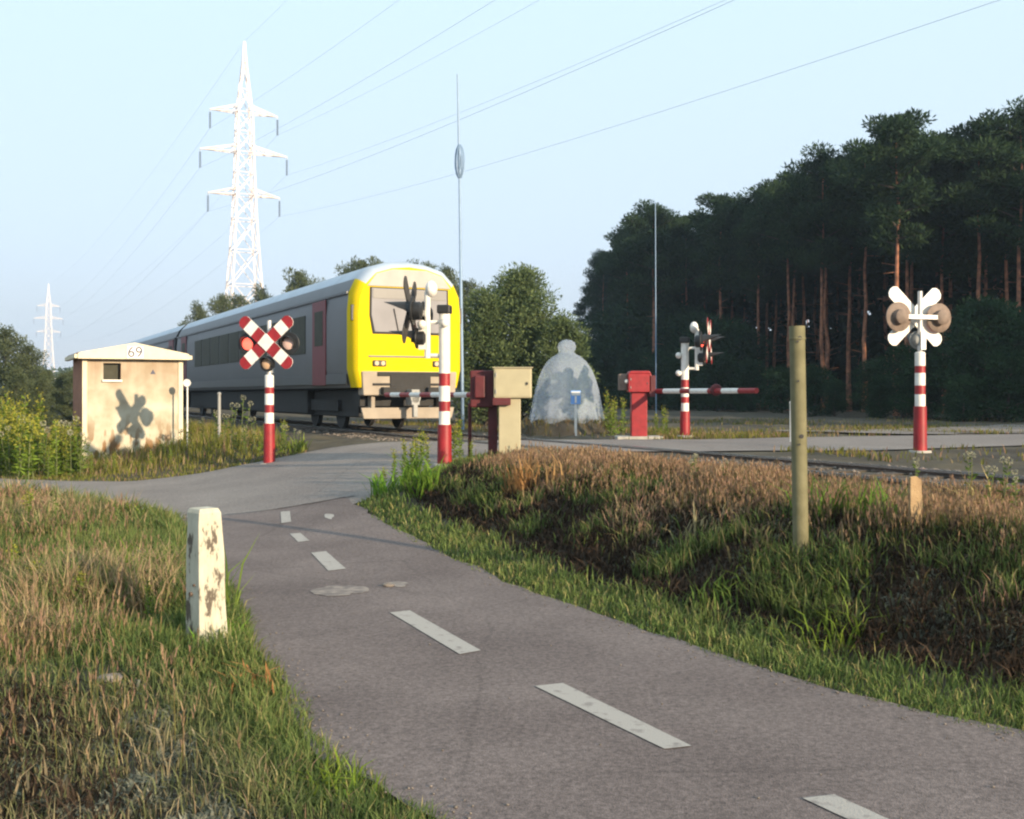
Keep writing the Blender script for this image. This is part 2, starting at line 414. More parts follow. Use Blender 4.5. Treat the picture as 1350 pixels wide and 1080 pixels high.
def draped(name, pts, mat, dz, parent=None, sub=10):
    """thin painted shape laid on the path: quad with corners a,b,c,d (a-b one end, d-c the other)"""
    a, b, c, d = (np.array(p) for p in pts); vs = []; fs = []
    for k in range(sub+1):
        t = k/sub; l = a*(1-t)+d*t; r = b*(1-t)+c*t
        j = (random.random()-.5)*.012
        for p in (l+(l-r)*j, r+(r-l)*j): vs.append((p[0], p[1], float(h_road(p[0], p[1]))+dz))
    fs = [(2*k, 2*k+1, 2*k+3, 2*k+2) for k in range(sub)]
    m = MB(); m.add(vs, fs); o = m.build(name, mat)
    if o.data.polygons[0].normal.z < 0: o.data.flip_normals()
    return o

def px2g(u, v):
    y = CAM_Z*F/(v-V0)
    for _ in range(30):
        x = (u-U0)/F*y; y = (CAM_Z-float(h_road(x, y))-.01)*F/(v-V0)
    return ((u-U0)/F*y, y)

dashes = [((1058, 1053), (1100, 1048), (1205, 1096), (1150, 1096)), ((705, 905), (742, 901), (912, 984), (876, 988)), ((514, 808), (540, 805), (634, 858), (606, 863)),
          ((410, 729), (430, 727), (456, 750), (433, 753)), ((382, 704), (396, 703), (408, 713), (393, 715)), ((370, 675), (382, 674), (384, 688), (371, 690))]
names = ['nearest dash, cut by the bottom edge of the view', 'long dash in the middle of the near path', 'long dash further up the path near the bollard',
         'short dash beside the worn patch on the path', 'small dash just past the thin shadow across the path', 'smallest dash at the seam with the road']
for q, nm in zip(dashes, names):
    o = draped('lane_marking', [px2g(*p) for p in q], M['paint'], .013)
    tag(o, 'worn white ' + nm, 'road marking', 'dashes along the cycle path centre line', 'structure')
def blob(cu_, cv_, ru, rv, mat, seed, dz=.0125):
    m = MB(); pts = []
    for k in range(26):
        a = 2*math.pi*k/26; q = 1+.55*(float(vnoise(math.cos(a)*1.6+seed, math.sin(a)*1.6, 1, seed))-.5)+.25*(float(vnoise(math.cos(a)*5, math.sin(a)*5+seed, 1, seed))-.5)
        x, y = px2g(cu_+ru*q*math.cos(a), cv_+rv*q*math.sin(a)); pts.append((x, y, float(h_road(x, y))+dz))
    m.add(pts, [tuple(range(26))]); o = m.build('worn_patch', mat)
    if o.data.polygons[0].normal.z < 0: o.data.flip_normals()
    return tag(o, kind='structure')
blob(440, 780, 26, 7, M['patch'], 3); blob(466, 777, 17, 5, M['patch'], 5, .0118); blob(434, 681, 6, 3.5, M['paint'], 8); blob(523, 771, 16, 3.5, M['patch'], 11)
# torn seam where the path meets the road: a low ragged lip of tar
m = MB(); prev = None
sx = np.linspace(0, 1, 46); A = np.array((-4.3, 14.05)); B = np.array((-2.1, 14.65))
for k, t in enumerate(sx):
    p = A*(1-t)+B*t+np.array((0, .10*(vnoise(t*9, 0, 1, 4)-.5)+.12*math.sin(t*3)))
    w = .012+.03*float(vnoise(t*14, 2, 1, 6)); z = float(h_road(*p))+.014
    m.v += [(p[0], p[1]-w, z), (p[0], p[1]+w, z)]
    if k: m.f.append((2*k-2, 2*k, 2*k+1, 2*k-1)); m.m.append(0)
tag(m.build('road_seam', M['rubber']), kind='structure')

# ------------------------------------------------------------------ railway
def track_strip(name, prof, a0, a1, mat, n=60):
    vs = []; fs = []; k = len(prof)
    for j in range(n+1):
        a = a0+(a1-a0)*j/n
        for d, z in prof:
            x, y = DA(d, a); vs.append((x, y, z))
    for j in range(n):
        for q in range(k-1): fs.append((j*k+q, j*k+q+1, (j+1)*k+q+1, (j+1)*k+q))
    return vs, fs
for a0, a1 in ((-140, -21.4), (-13.6, 12)):
    m = MB(); vs, fs = track_strip('b', [(-1.9, .40), (-1.1, .585), (-.3, .60), (1.8, .60), (2.6, .585), (3.4, .40)], a0, a1, None); m.add(vs, fs)
    o = m.build('track_bed', M['ballast'])
    if o.data.polygons[2].normal.z < 0: o.data.flip_normals()
    tag(o, kind='structure')
tr = thing('railway_track', 'single railway track with worn steel rails crossing the road', 'railway track', (*DA(.75, -16), 0))
for d in (0.0, 1.5):
    m = MB()
    for (da, z0, z1, mi) in ((.06, .60, .625, 0), (.012, .625, .66, 0), (.034, .66, .69, 1)):
        vs = []
        for a in (-140, 12):
            for dx, z in ((-da, z0), (da, z0), (da, z1), (-da, z1)):
                x, y = DA(d+dx, a); vs.append((x-tr.location.x, y-tr.location.y, z))
        m.add(vs, [(0, 1, 2, 3), (7, 6, 5, 4), (0, 4, 5, 1), (1, 5, 6, 2), (2, 6, 7, 3), (3, 7, 4, 0)], mi)
    m.build('rail', [M['steel'], M['railtop']], tr)
ang = math.atan2(NY, NX); s0 = None
for a in list(np.arange(-31, -21.5, .62))+list(np.arange(-13.2, 6, .62)):
    x, y = DA(.75, a)
    if s0 is None:
        m = MB(); m.box((0, 0, 0), (2.5, .25, .1)); s0 = m.build('sleeper', M['sleeper'], tr, bevel=.012)
        o = s0
    else:
        o = s0.copy(); C.objects.link(o); o.parent = tr
    o.location = (x-tr.location.x, y-tr.location.y, .575); o.rotation_euler = (0, 0, ang)
# loose ballast
def stones(name, cen, size, mat):
    ico = np.array([(0, 0, 1), (.9, 0, .4), (.28, .85, .45), (-.72, .53, .45), (-.72, -.53, .45), (.28, -.85, .45), (0, 0, -.6)])
    fc = np.array([(0, 1, 2), (0, 2, 3), (0, 3, 4), (0, 4, 5), (0, 5, 1), (6, 2, 1), (6, 3, 2), (6, 4, 3), (6, 5, 4), (6, 1, 5)])
    n = len(cen); a = rng.uniform(0, 6.28, n); ca, sa = np.cos(a), np.sin(a)
    P = ico[None]*(size[:, None, None])*rng.uniform(.6, 1.3, (n, 7, 3))
    X = P[..., 0]*ca[:, None]-P[..., 1]*sa[:, None]; Y = P[..., 0]*sa[:, None]+P[..., 1]*ca[:, None]
    V = np.stack([X, Y, P[..., 2]*.8], -1)+cen[:, None]
    lp = (fc[None]+np.arange(n)[:, None, None]*7).reshape(-1)
    nf = n*10; col = None
    o = npmesh(name, V.reshape(-1, 3), lp, np.arange(nf)*3, np.full(nf, 3), None, mat)
    return o
cs = []
for a0, a1, n in ((-34, -21.2, 2600), (-13.8, 4, 3600)):
    a = rng.uniform(a0, a1, n); d = rng.uniform(-2.2, 3.6, n)
    x = NX*(d+9)+TX*a; y = NY*(d+9)+TY*a
    z = np.where((d > -1.0) & (d < 2.5), .60, .60-.24*np.clip(np.maximum(-1.0-d, d-2.5), 0, 1))
    cs.append(np.stack([x, y, z], 1))
cs = np.vstack(cs)
tag(stones('ballast_stones', cs, rng.uniform(.022, .05, len(cs)), M['stone']), 'brown grey ballast stones spread along the rails', 'ballast', kind='stuff')

tq = rng.uniform(0, 1, 900); ii = (tq*88).astype(int); ff = np.where(rng.random(900) < .5, np.abs(rng.normal(0, .05, 900)), 1-np.abs(rng.normal(0, .05, 900))); ff = np.where(rng.random(900) < .12, rng.random(900), ff)
gp = pl[ii]*(1-ff)[:, None]+pr[ii]*ff[:, None]+rng.normal(0, .02, (900, 2))
tag(stones('path_grit', np.column_stack([gp, h_road(gp[:, 0], gp[:, 1])+.010]), rng.uniform(.003, .010, 900), M['stone']), 'loose grit along the edges of the cycle path', 'grit', kind='stuff')

# ------------------------------------------------------------------ grass and ground cover
class Lookup:
    def __init__(s, x0, x1, y0, y1, h):
        s.x0, s.y0, s.h = x0, y0, h
        xs = np.arange(x0, x1+h, h); ys = np.arange(y0, y1+h, h); X, Y = np.meshgrid(xs, ys)
        s.sd = sdist(X, Y); s.z = ground(X, Y, s.sd)
    def get(s, A, x, y):
        fx = np.clip((x-s.x0)/s.h, 0, A.shape[1]-1.001); fy = np.clip((y-s.y0)/s.h, 0, A.shape[0]-1.001)
        i = fx.astype(int); j = fy.astype(int); u = fx-i; v = fy-j
        return (A[j, i]*(1-u)+A[j, i+1]*u)*(1-v)+(A[j+1, i]*(1-u)+A[j+1, i+1]*u)*v
LK = Lookup(-20, 20, -2, 44, .1)

def mixc(c1, c2, t):
    return np.asarray(c1)[None]*(1-t)[:, None]+np.asarray(c2)[None]*t[:, None]

def blades(x, y, z, h, w, lean, col, coltip=None, az=None):
    """returns verts (n,5,3), colours (n,5,3)"""
    n = len(x); a = rng.uniform(0, 6.283, n) if az is None else az
    b = a+rng.uniform(.9, 2.2, n)
    dx, dy = np.cos(a), np.sin(a); px, py = np.cos(b), np.sin(b)
    l = lean*h
    mx, my, mz = x+dx*l*.35, y+dy*l*.35, z+h*.58
    tx, ty, tz = x+dx*l, y+dy*l, z+h*np.clip(1-.28*lean**2, .3, 1)
    V = np.empty((n, 5, 3))
    V[:, 0] = np.stack([x-px*w, y-py*w, z-.01], 1); V[:, 1] = np.stack([x+px*w, y+py*w, z-.01], 1)
    V[:, 2] = np.stack([mx+px*w*.75, my+py*w*.75, mz], 1); V[:, 3] = np.stack([mx-px*w*.75, my-py*w*.75, mz], 1)
    V[:, 4] = np.stack([tx, ty, tz], 1)
    Cc = np.repeat(col[:, None], 5, 1)
    if coltip is not None: Cc[:, 4] = coltip; Cc[:, 2:4] = .5*col[:, None]+.5*coltip[:, None]
    return V, Cc

class Cover:
    def __init__(s): s.V = []; s.C = []
    def add(s, vc): s.V.append(vc[0]); s.C.append(vc[1])
    def build(s, name, label, cat, trans='leaf'):
        V = np.concatenate(s.V); Cc = np.concatenate(s.C); n = len(V)
        base = np.arange(n)[:, None]*5
        lp = (base+np.array([0, 1, 2, 3, 3, 2, 4])[None]).ravel()
        st = (np.arange(n)[:, None]*7+np.array([0, 4])[None]).ravel(); tt = np.tile([4, 3], n)
        o = npmesh(name, V.reshape(-1, 3), lp, st, tt, Cc.reshape(-1, 3), M[trans])
        print(name, n)
        return tag(o, label, cat, kind='stuff')

def scatter(n, x0, x1, y0, y1):
    x = rng.uniform(x0, x1, n); y = rng.uniform(y0, y1, n)
    ok = np.abs(x) < .56*np.maximum(y, 0)+1.6                 # the wedge the lens and a step aside can see
    x, y = x[ok], y[ok]
    return x, y, LK.get(LK.sd, x, y), LK.get(LK.z, x, y)

def edge_side(x, y):
    """True on the right (track) side of the cycle path"""
    xr = np.interp(y, pr[:, 1], (pr[:, 0]+pl[:, 0])/2)
    return x > xr
def zone(x, y):
    d = dd(x, y)
    right = edge_side(x, y) & (d < -1.0) & (y < 19)
    far = d > 3.0
    back = (~right) & (d <= -1.5) & (y > np.interp(x, [-14.5, -9.8, -6, -2], [21, 19.3, 18.5, 17.5]))
    left = (~right) & (~back) & (d < -3)
    return left, right, back, far

green = Cover(); red = Cover(); heath = Cover(); lich = Cover()
G1, G2, G3 = (.065, .105, .030), (.155, .185, .055), (.23, .205, .085)
STRAW = (.33, .265, .14); RED = (.31, .175, .13); PURP = (.20, .105, .075)

# --- near and middle verge grass
x, y, s, z = scatter(2600000, -9, 9, 2.6, 21)
L_, R_, B_, F_ = zone(x, y); d = dd(x, y)
dens = np.clip((6.0/np.maximum(y, 3))**1.35, 0, 1.6)
n1 = fbm(x, y, 1.1, 11); n2 = fbm(x, y, .8, 21); n3 = fbm(x, y, 2.3, 31)
out = (s > (-.045+.16*(n3-.5))) & ~((s < .01) & (y > 13.2) & (x > -4.2))
p = np.zeros(len(x))
# right: lush near the path edge, tufts on the slope, undergrowth below the red grass
p = np.where(R_ & (s < .75), .95*ss((.62+.25*(n1-.5)-s)/.22), p)
p = np.where(R_ & (s >= .75) & (s < 1.4), .8*ss((n3-.56)/.10)+.05, p)
p = np.where(R_ & (s >= 1.4), .20+.5*ss((n1-.47)/.14), p)
p = np.where(L_, (.22+.5*ss((n3-.38)/.25))*(.35+.65*ss((y-4.3)/1.6)), p)
p = np.where(L_ & (s < .5), .85, p)
keep = out & (rng.random(len(x)) < p*dens*.42)
x, y, s, z, n1, n2, n3, L_, R_, d = (q[keep] for q in (x, y, s, z, n1, n2, n3, L_, R_, d))
n = len(x); rr_ = rng.random(n)
h = np.where(R_, .05+.08*rr_+.07*ss((s-.3)/.5), .06+.12*rr_+.16*ss((y-4.5)/5))*(.65+.7*n3)
h = np.where(L_ & (s > .25), h*(.75+.7*ss((n2-.4)/.3)), h)
h *= .55+.45*ss((s+.02)/.25)
tone = rng.random(n)
col = mixc(G1, G2, np.clip(.35+.9*(n1-.5)+.5*(tone-.5), 0, 1))
dry = np.clip(ss((n2-.42)/.25)*.95, 0, 1)*np.where(L_, .62*ss((s-.1)/.5), ss((s-.7)/.8)*.8)
dry = np.clip(dry+np.where(L_, .30*ss((6.8-y)/2.0)*ss((s-.3)/.5), 0), 0, 1)
pick = rng.random(n) < dry
drycol = mixc(RED, STRAW, np.where(L_, .25+.75*rng.random(n), rng.random(n)))
col = np.where(pick[:, None], drycol, col)
ol = rng.random(n) < .16; col = np.where((ol & ~pick)[:, None], np.asarray(G3)[None], col)
dull = np.where(L_, .55*ss((6.8-y)/2.0)*ss((s-.15)/.5), 0)[:, None]; col = col*(1-dull)+dull*np.asarray((.16, .15, .085))[None]
col *= rng.uniform(.6, 1.35, (n, 1))*np.where(R_ & (s < .6), 1.25, 1.08)[:, None]
green.add(blades(x, y, z, h, .0016*np.maximum(y, 4.5)**.8*.62, rng.uniform(.15, 1.1, n), col, col*1.25+.01))

# --- reddish bent grass with open panicles
def bent(x, y, z, h, w0, tone):
    n = len(x)
    stem = mixc((.20, .15, .06), (.13, .14, .04), rng.random(n))*rng.uniform(.7, 1.2, (n, 1))
    az = rng.uniform(0, 6.28, n); lean = rng.uniform(.05, .35, n)
    red.add(blades(x, y, z, h, w0*.6, lean, stem, az=az))
    for k in range(7):
        f = rng.uniform(.55, .95, n); hx = x+np.cos(az)*lean*h*f*f; hy = y+np.sin(az)*lean*h*f*f; hz = z+h*f
        c = mixc(RED, STRAW, np.clip(tone+.5*(rng.random(n)-.5), 0, 1))*rng.uniform(.7, 1.35, (n, 1))
        red.add(blades(hx, hy, hz, h*rng.uniform(.08, .18, n), w0*rng.uniform(.45, .8, n), rng.uniform(.2, .9, n), c))
x, y, s, z = scatter(620000, -9, 10, 4.5, 20)
L_, R_, B_, F_ = zone(x, y); d = dd(x, y); n2 = fbm(x, y, .55, 41); n3 = fbm(x, y, 1.9, 43)
p = np.where(R_, ss((d+3.6-.9*(n3-.5))/.8)*ss((s-.95)/.6)*(.16+.95*ss((n3-.32)/.3))*(.35+.65*ss((fbm(x, y, .9, 71)-.36)/.16)), 0)
p = np.where(L_, ss((n2-.46)/.16)*ss((s-.45)/.5)*ss((y-7.5)/3)*.20+.025*ss((s-.3)/.4), p)
keep = rng.random(len(x)) < p*.42*np.clip((9/np.maximum(y, 4))**.9, 0, 1.4)
x, y, s, z, R_, n3 = x[keep], y[keep], s[keep], z[keep], R_[keep], n3[keep]
bent(x, y, z, np.where(R_, rng.uniform(.11, .28, len(x)), rng.uniform(.16, .40, len(x)))*(.8+.4*n3), .0022*np.maximum(y, 5)**.75*.55, np.where(R_, .22+.3*n3, .35))

# --- dark dead heather on the slope, grey lichen cushions
x, y, s, z = scatter(900000, -9, 9, 2.6, 16)
L_, R_, B_, F_ = zone(x, y); n2 = fbm(x, y, .9, 51); n4 = vnoise(x, y, 5.5, 53); n5 = fbm(x, y, .6, 57)
p = np.where(R_, ss((s-.45)/.25)*ss((2.4-s)/.7)*1.0, ss((n2-.5)/.12)*ss((s-.7)/.5)*ss((9-y)/3)*.6)
keep = rng.random(len(x)) < p*.5*np.clip((7/np.maximum(y, 3))**1.2, 0, 1.4)
a = [q[keep] for q in (x, y, z, n4, s)]; n = len(a[0])
col = mixc((.035, .027, .021), (.12, .08, .055), rng.random(n)**1.5)
heath.add(blades(a[0], a[1], a[2], rng.uniform(.05, .15, n)*(.5+a[3]), .0018*np.maximum(a[1], 4.5)**.8*.8, rng.uniform(.4, 1.6, n), col))
q_ = np.where(R_, ss((n5-.5)/.06)*ss((s-.75)/.3)*ss((2.6-s)/.5)*ss((x-.4)/1.2), ss((n5-.42)/.06)*ss((6.1-y)/1.2)*ss((s-.35)/.4))
cell = ss((n4-.45)/.15)
keep = rng.random(len(x)) < q_*cell*1.4*np.clip((6/np.maximum(y, 3))**1.2, 0, 1.4)
a = [q[keep] for q in (x, y, z, n4)]; n = len(a[0])
col = mixc((.15, .155, .115), (.30, .295, .225), rng.random(n))
lich.add(blades(a[0], a[1], a[2]+.05*(a[3]-.45), rng.uniform(.02, .05, n)*(.4+1.2*a[3]), .0026*np.maximum(a[1], 4)**.7*.9, rng.uniform(.4, 1.8, n), col))

# --- rough grass round the hut and on the far side of the track
x, y, s, z = scatter(900000, -19, 19, 16, 43)
L_, R_, B_, F_ = zone(x, y); d = dd(x, y); n1 = fbm(x, y, .5, 61); n2 = fbm(x, y, 1.3, 63)
p = np.where(B_ & (s > 0), .55+.4*n2, 0)
p = np.where(F_ & (s > .05), (.03+.75*ss((n1-.5)/.12))*np.where(y > 29, .4, .7), p)
p = np.where((d > -3) & (d < 3.2), 0, p)
keep = rng.random(len(x)) < p*.6*np.clip((18/y)**1.2, 0, 1)
x, y, s, z, B_, n1, n2 = (q[keep] for q in (x, y, s, z, B_, n1, n2)); n = len(x)
col = mixc((.10, .13, .025), (.22, .20, .05), np.clip(n2+.6*(rng.random(n)-.5), 0, 1))
col = np.where((rng.random(n) < np.where(B_, .15+.3*ss((n1-.5)/.2), .3))[:, None], mixc(RED, STRAW, rng.random(n)), col)*rng.uniform(.7, 1.25, (n, 1))
col = np.where(B_[:, None], col, col*.8)
h = np.where(B_, .07+.32*ss((s-.2)/1.8)*rng.uniform(.15, 1, n)**1.5*(.5+n2), rng.uniform(.05, .15, n))
green.add(blades(x, y, z, h, np.where(B_, .008, .011), rng.uniform(.1, .7, n), col, col*1.2))
green.build('verge_grass', 'green and yellow grass covering the verges beside path and road', 'grass')
red.build('bent_grass', 'reddish brown seeding bent grass on bank and verge', 'grass')
heath.build('dead_heather', 'dark brown dead heather on the bank beside the path', 'heather')
lich.build('lichen', 'pale grey lichen cushions on the sandy bank', 'lichen')

# long arching dry leaves, a few tussocks
tuss = Cover()
for (u, v, k, hh, c) in ((1150, 690, 45, .4, (.11, .17, .035)), (940, 800, 50, .24, (.10, .145, .035)), (1082, 690, 40, .42, (.10, .17, .03)), (985, 725, 22, .3, (.27, .22, .11)),
                         (905, 715, 10, .3, (.3, .25, .14)), (1110, 790, 30, .22, (.10, .14, .035)), (1110, 850, 45, .25, (.13, .18, .03)), (690, 650, 60, .48, (.34, .19, .08)),
                         (560, 650, 70, .45, (.12, .2, .03)), (505, 655, 60, .42, (.13, .24, .03)), (540, 640, 60, .55, (.10, .17, .03)), (335, 915, 40, .16, (.36, .17, .07)), (300, 850, 60, .2, (.12, .22, .03)),
                         (190, 780, 60, .42, (.13, .2, .03)), (180, 690, 60, .3, (.15, .2, .03)), (90, 790, 40, .35, (.14, .2, .04)), (60, 1065, 12, .22, (.3, .24, .15)), (230, 1000, 6, .18, (.32, .26, .16)),
                         (440, 1050, 70, .14, (.16, .22, .03)), (740, 640, 30, .4, (.36, .22, .1)), (1290, 690, 40, .4, (.33, .26, .11)), (330, 560, 60, .6, (.18, .24, .05)), (395, 595, 40, .35, (.2, .25, .05))):
    ys = np.linspace(3, 24, 700); zs = ground((u-U0)/F*ys, ys); hit = np.nonzero(CAM_Z-(v-V0)/F*ys < zs)[0]
    yy = float(ys[hit[0]]) if len(hit) else 8.0
    xx = (u-U0)/F*yy
    X = xx+rng.normal(0, .09, k); Y = yy+rng.normal(0, .12, k); ok = sdist(X, Y) > .02; X, Y = X[ok], Y[ok]; k = len(X)
    if not k: continue
    Z = ground(X, Y)
    col = np.asarray(c)[None]*rng.uniform(.6, 1.35, (k, 1))
    tuss.add(blades(X, Y, Z, hh*rng.uniform(.5, 1.15, k), .0028*max(yy, 5)**.6, rng.uniform(.3, 1.3, k), col, col*1.3))
tuss.build('tussock_grass', 'tussocks of long arching grass leaves along the verges', 'grass')

# ------------------------------------------------------------------ weeds (countable tall plants)
def weed_mesh(seed, H, kind):
    r = np.random.default_rng(seed); Q = []; K = []
    def quad(p, dr, L, W, c):
        dr = dr/np.linalg.norm(dr); sd_ = np.cross(dr, r.normal(size=3)); sd_ /= np.linalg.norm(sd_)+1e-9
        Q.append([p-sd_*W*.15, p+dr*L*.5-sd_*W*.5, p+dr*L, p+dr*L*.5+sd_*W*.5]); K.append(c)
    st = MB(); nst = 3 if kind == 'leafy' else 2
    for k in range(nst):
        a = r.uniform(0, 6.28); top = np.array((math.cos(a)*.16*H*r.random(), math.sin(a)*.16*H*r.random(), H*r.uniform(.75, 1)))
        base = np.array((r.normal(0, .03), r.normal(0, .03), -.03))
        st.tube(base, top, .009, .005, 5)
        n = int(30*H+12) if kind == 'leafy' else int(14*H+6)
        for q in range(n):
            t = r.uniform(.08, .97); p = base+(top-base)*t; az = r.uniform(0, 6.28)
            dr = np.array((math.cos(az), math.sin(az), r.uniform(-.2, .9)))
            c = np.array((.13, .19, .03)) if kind == 'leafy' else np.array((.09, .14, .03))
            quad(p, dr, r.uniform(.08, .17)*(1.15-.6*t), .035, c*r.uniform(.6, 1.5))
        if kind == 'leafy':
            for q in range(22):
                p = top+r.normal(0, .05, 3)-np.array((0, 0, r.random()*.16)); quad(p, r.normal(size=3), .05, .03, np.array((.30, .29, .05))*r.uniform(.6, 1.3))
        else:
            for q in range(40):
                v = r.normal(size=3); v /= np.linalg.norm(v); quad(top+v*.035, v, .035, .02, np.array((.42, .40, .28))*r.uniform(.6, 1.2))
    return st, np.array(Q), np.array(K)
def make_weed(seed, H, kind, label, group):
    t = thing('leafy_weed' if kind == 'leafy' else 'thistle_weed', label, 'weed', (0, 0, 0), 0, group)
    st, Q, K = weed_mesh(seed, H, kind)
    st.build('stem', M['stemgreen'], t); quadmesh('leaves', Q, K, M['leaf'], t)
    return t
M['stemgreen'] = pm('plant_stem', (.12, .14, .05), .8, var=.2)
wl = [make_weed(20+k, h_, 'leafy', 'tall yellow green leafy weed in the thicket left of the hut', 'weeds in the thicket left of the hut') for k, h_ in enumerate((1.2, 1.0, .85))]
ws = [make_weed(40+k, h_, 'thistle', 'pale topped weed standing before the train', 'pale topped weeds') for k, h_ in enumerate((1.25, .95))]
used = set()
def place_weed(protos, u, v, y, label, group, sc=1.0):
    k = random.randrange(len(protos)); w = protos[k]; p = at(u, v, y)
    loc = (p.x, p.y, gz(p.x, p.y)); rz = random.uniform(0, 6.28)
    if id(w) in used: w = dup(w, loc, rz, label)
    else: used.add(id(w)); w.location = loc; w.rotation_euler = (0, 0, rz); w['label'] = label
    w.scale = (sc,)*3; w['group'] = group
    return w
for k in range(84):
    u = random.uniform(-40, 108); y = random.uniform(20.5, 27) if u < 95 else random.uniform(21.3, 22.5)
    if u > 70 and y > 22.6: y = 21.6
    place_weed(wl, u, 600, y, 'tall yellow green leafy weed in the thicket left of the hut', 'weeds in the thicket left of the hut', random.uniform(.75, 1.3)*(1.15 if u < 60 else .8))
for k, (u, y, sc) in enumerate([(30, 22, 1.1), (58, 21.4, 1.0), (80, 21.8, 1.15), (92, 21.2, .95), (99, 21.9, 1.05), (106, 21.3, .8), (112, 21.9, .7), (12, 21.0, .9), (140, 21.4, .4), (215, 22.3, .5), (238, 22.4, .6), (252, 22.8, .6)]):
    place_weed(ws, u, 600, y, 'thin grey green seed stalk standing by the hut', 'seed stalks by the hut', sc)
for k, (u, y) in enumerate([(121, 21.6), (150, 21.3), (200, 21.6), (225, 21.9)]):
    place_weed(wl, u, 600, y, 'short green weed growing against the front of the hut', 'weeds at the front of the hut', random.uniform(.35, .5))
for k, (u, y, sc) in enumerate([(306, 22.8, .95), (318, 22.4, 1.0), (335, 22.2, .72), (295, 23.4, .75), (282, 23.6, .7), (268, 23.8, .6), (371, 21.7, .72), (377, 21.5, .62), (396, 21.6, .45), (343, 21.8, .6), (325, 21.9, .55), (387, 21.2, .5), (312, 21.7, .5)]):
    place_weed(ws if k % 3 else ws+wl, u, 600, y, 'pale topped weed beside the red white post near the train', 'weeds round the front red and white post', sc)
for k, (u, y, sc) in enumerate([(548, 16.0, .62), (553, 16.4, .7), (533, 15.6, .52), (520, 15.3, .45), (505, 14.9, .42), (494, 14.7, .36), (600, 16.6, .7), (606, 17.0, .6), (543, 15.1, .5), (620, 15.9, .4), (563, 15.5, .45)]):
    place_weed(wl, u, 600, y, 'green leafy weed at the tip of the verge by the striped post', 'weeds at the tip of the verge', sc)
for k, (u, y, sc) in enumerate([(912, 10.6, .36), (918, 10.9, .4), (1205, 8.8, .42), (1282, 8.9, .52), (1303, 8.5, .44), (1322, 8.6, .5), (1340, 8.3, .4), (960, 10.4, .3)]):
    place_weed(ws, u, 600, y, 'thin pale weed spike rising out of the red grass', 'weed spikes in the red grass', sc)
for k, (u, y, sc) in enumerate([(45, 8.2, .42), (105, 7.9, .38), (20, 9.2, .4), (68, 12.4, .5), (42, 12.6, .55), (196, 7.5, .3)]):
    place_weed(wl if k != 3 else ws, u, 600, y, 'upright weed in the grass left of the white bollard', 'weeds left of the white bollard', sc)
for k, (u, y, sc) in enumerate([(800, 27.3, .9), (812, 26.8, 1.0), (822, 27, .8), (806, 26.2, .8), (873, 26.5, .75), (880, 25.6, .55), (866, 25.4, .6), (795, 27.8, .7), (787, 27.2, .5)]):
    place_weed(wl, u, 600, y, 'bushy green weed growing beside the red barrier box', 'weeds beside the far barrier box', sc)

# ------------------------------------------------------------------ trees
def tree_crown(seed, H, z0, Rm, nb, per, qs, flat, c1, c2, shape):
    r = np.random.default_rng(seed); cl = []; limbs = []
    for k in range(nb):
        t = (k+r.random())/nb; zb = z0+(H-z0)*t; a = k*2.4+r.normal(0, .5)
        if shape == 'pine': prof = (.55+.75*t)*(1-max(0, t-.62)/.42)**.75 if t < 1 else .1
        elif shape == 'young': prof = min(1, .72+1.2*t)*(1-t)**.55+.10
        else: prof = math.sqrt(max(.02, 1-(2*t-.85)**2))
        L = Rm*prof*r.uniform(.6, 1.15)
        up = r.uniform(.05, .35) if shape == 'pine' else r.uniform(.1, .5)
        tip = np.array((math.cos(a)*L, math.sin(a)*L, zb+L*up))
        limbs.append((np.array((0, 0, zb-.15*L)), tip, .018*H**.5*(1.1-.6*t)))
        nc = max(2, int(L/.55))
        for q in range(nc):
            f = .35+.65*(q+r.random()*.6)/nc; p = np.array((0, 0, zb))+(tip-np.array((0, 0, zb)))*f+r.normal(0, .12*Rm*.5, 3)*np.array((1, 1, .5))
            cl.append((p, r.uniform(.38, .8)*Rm*.36+.16))
    if shape != 'round': cl.append((np.array((0, 0, H-.25)), .3)); cl.append((np.array((0, 0, H-.05)), .18))
    Q = []; K = []
    for p, cr in cl:
        n = int(per*(.6+cr)); v = r.normal(size=(n, 3)); v /= np.linalg.norm(v, axis=1)[:, None]
        rad = cr*r.random(n)**.45; pos = p+v*rad[:, None]*np.array((1, 1, flat))
        dr = v*.8+r.normal(0, .6, (n, 3))+np.array((0, 0, .45)); dr /= np.linalg.norm(dr, axis=1)[:, None]
        sd_ = np.cross(dr, r.normal(size=(n, 3))); sd_ /= np.linalg.norm(sd_, axis=1)[:, None]+1e-9
        L = qs*r.uniform(.6, 1.4, n)[:, None]; W = L*.30
        Q.append(np.stack([pos-sd_*W*.3, pos+dr*L*.55-sd_*W*.5, pos+dr*L, pos+dr*L*.55+sd_*W*.5], 1))
        tone = np.clip(r.normal(.5, .2)+r.normal(0, .18, n), 0, 1)
        K.append(mixc(c1, c2, tone))
    return np.vstack(Q), np.vstack(K), limbs

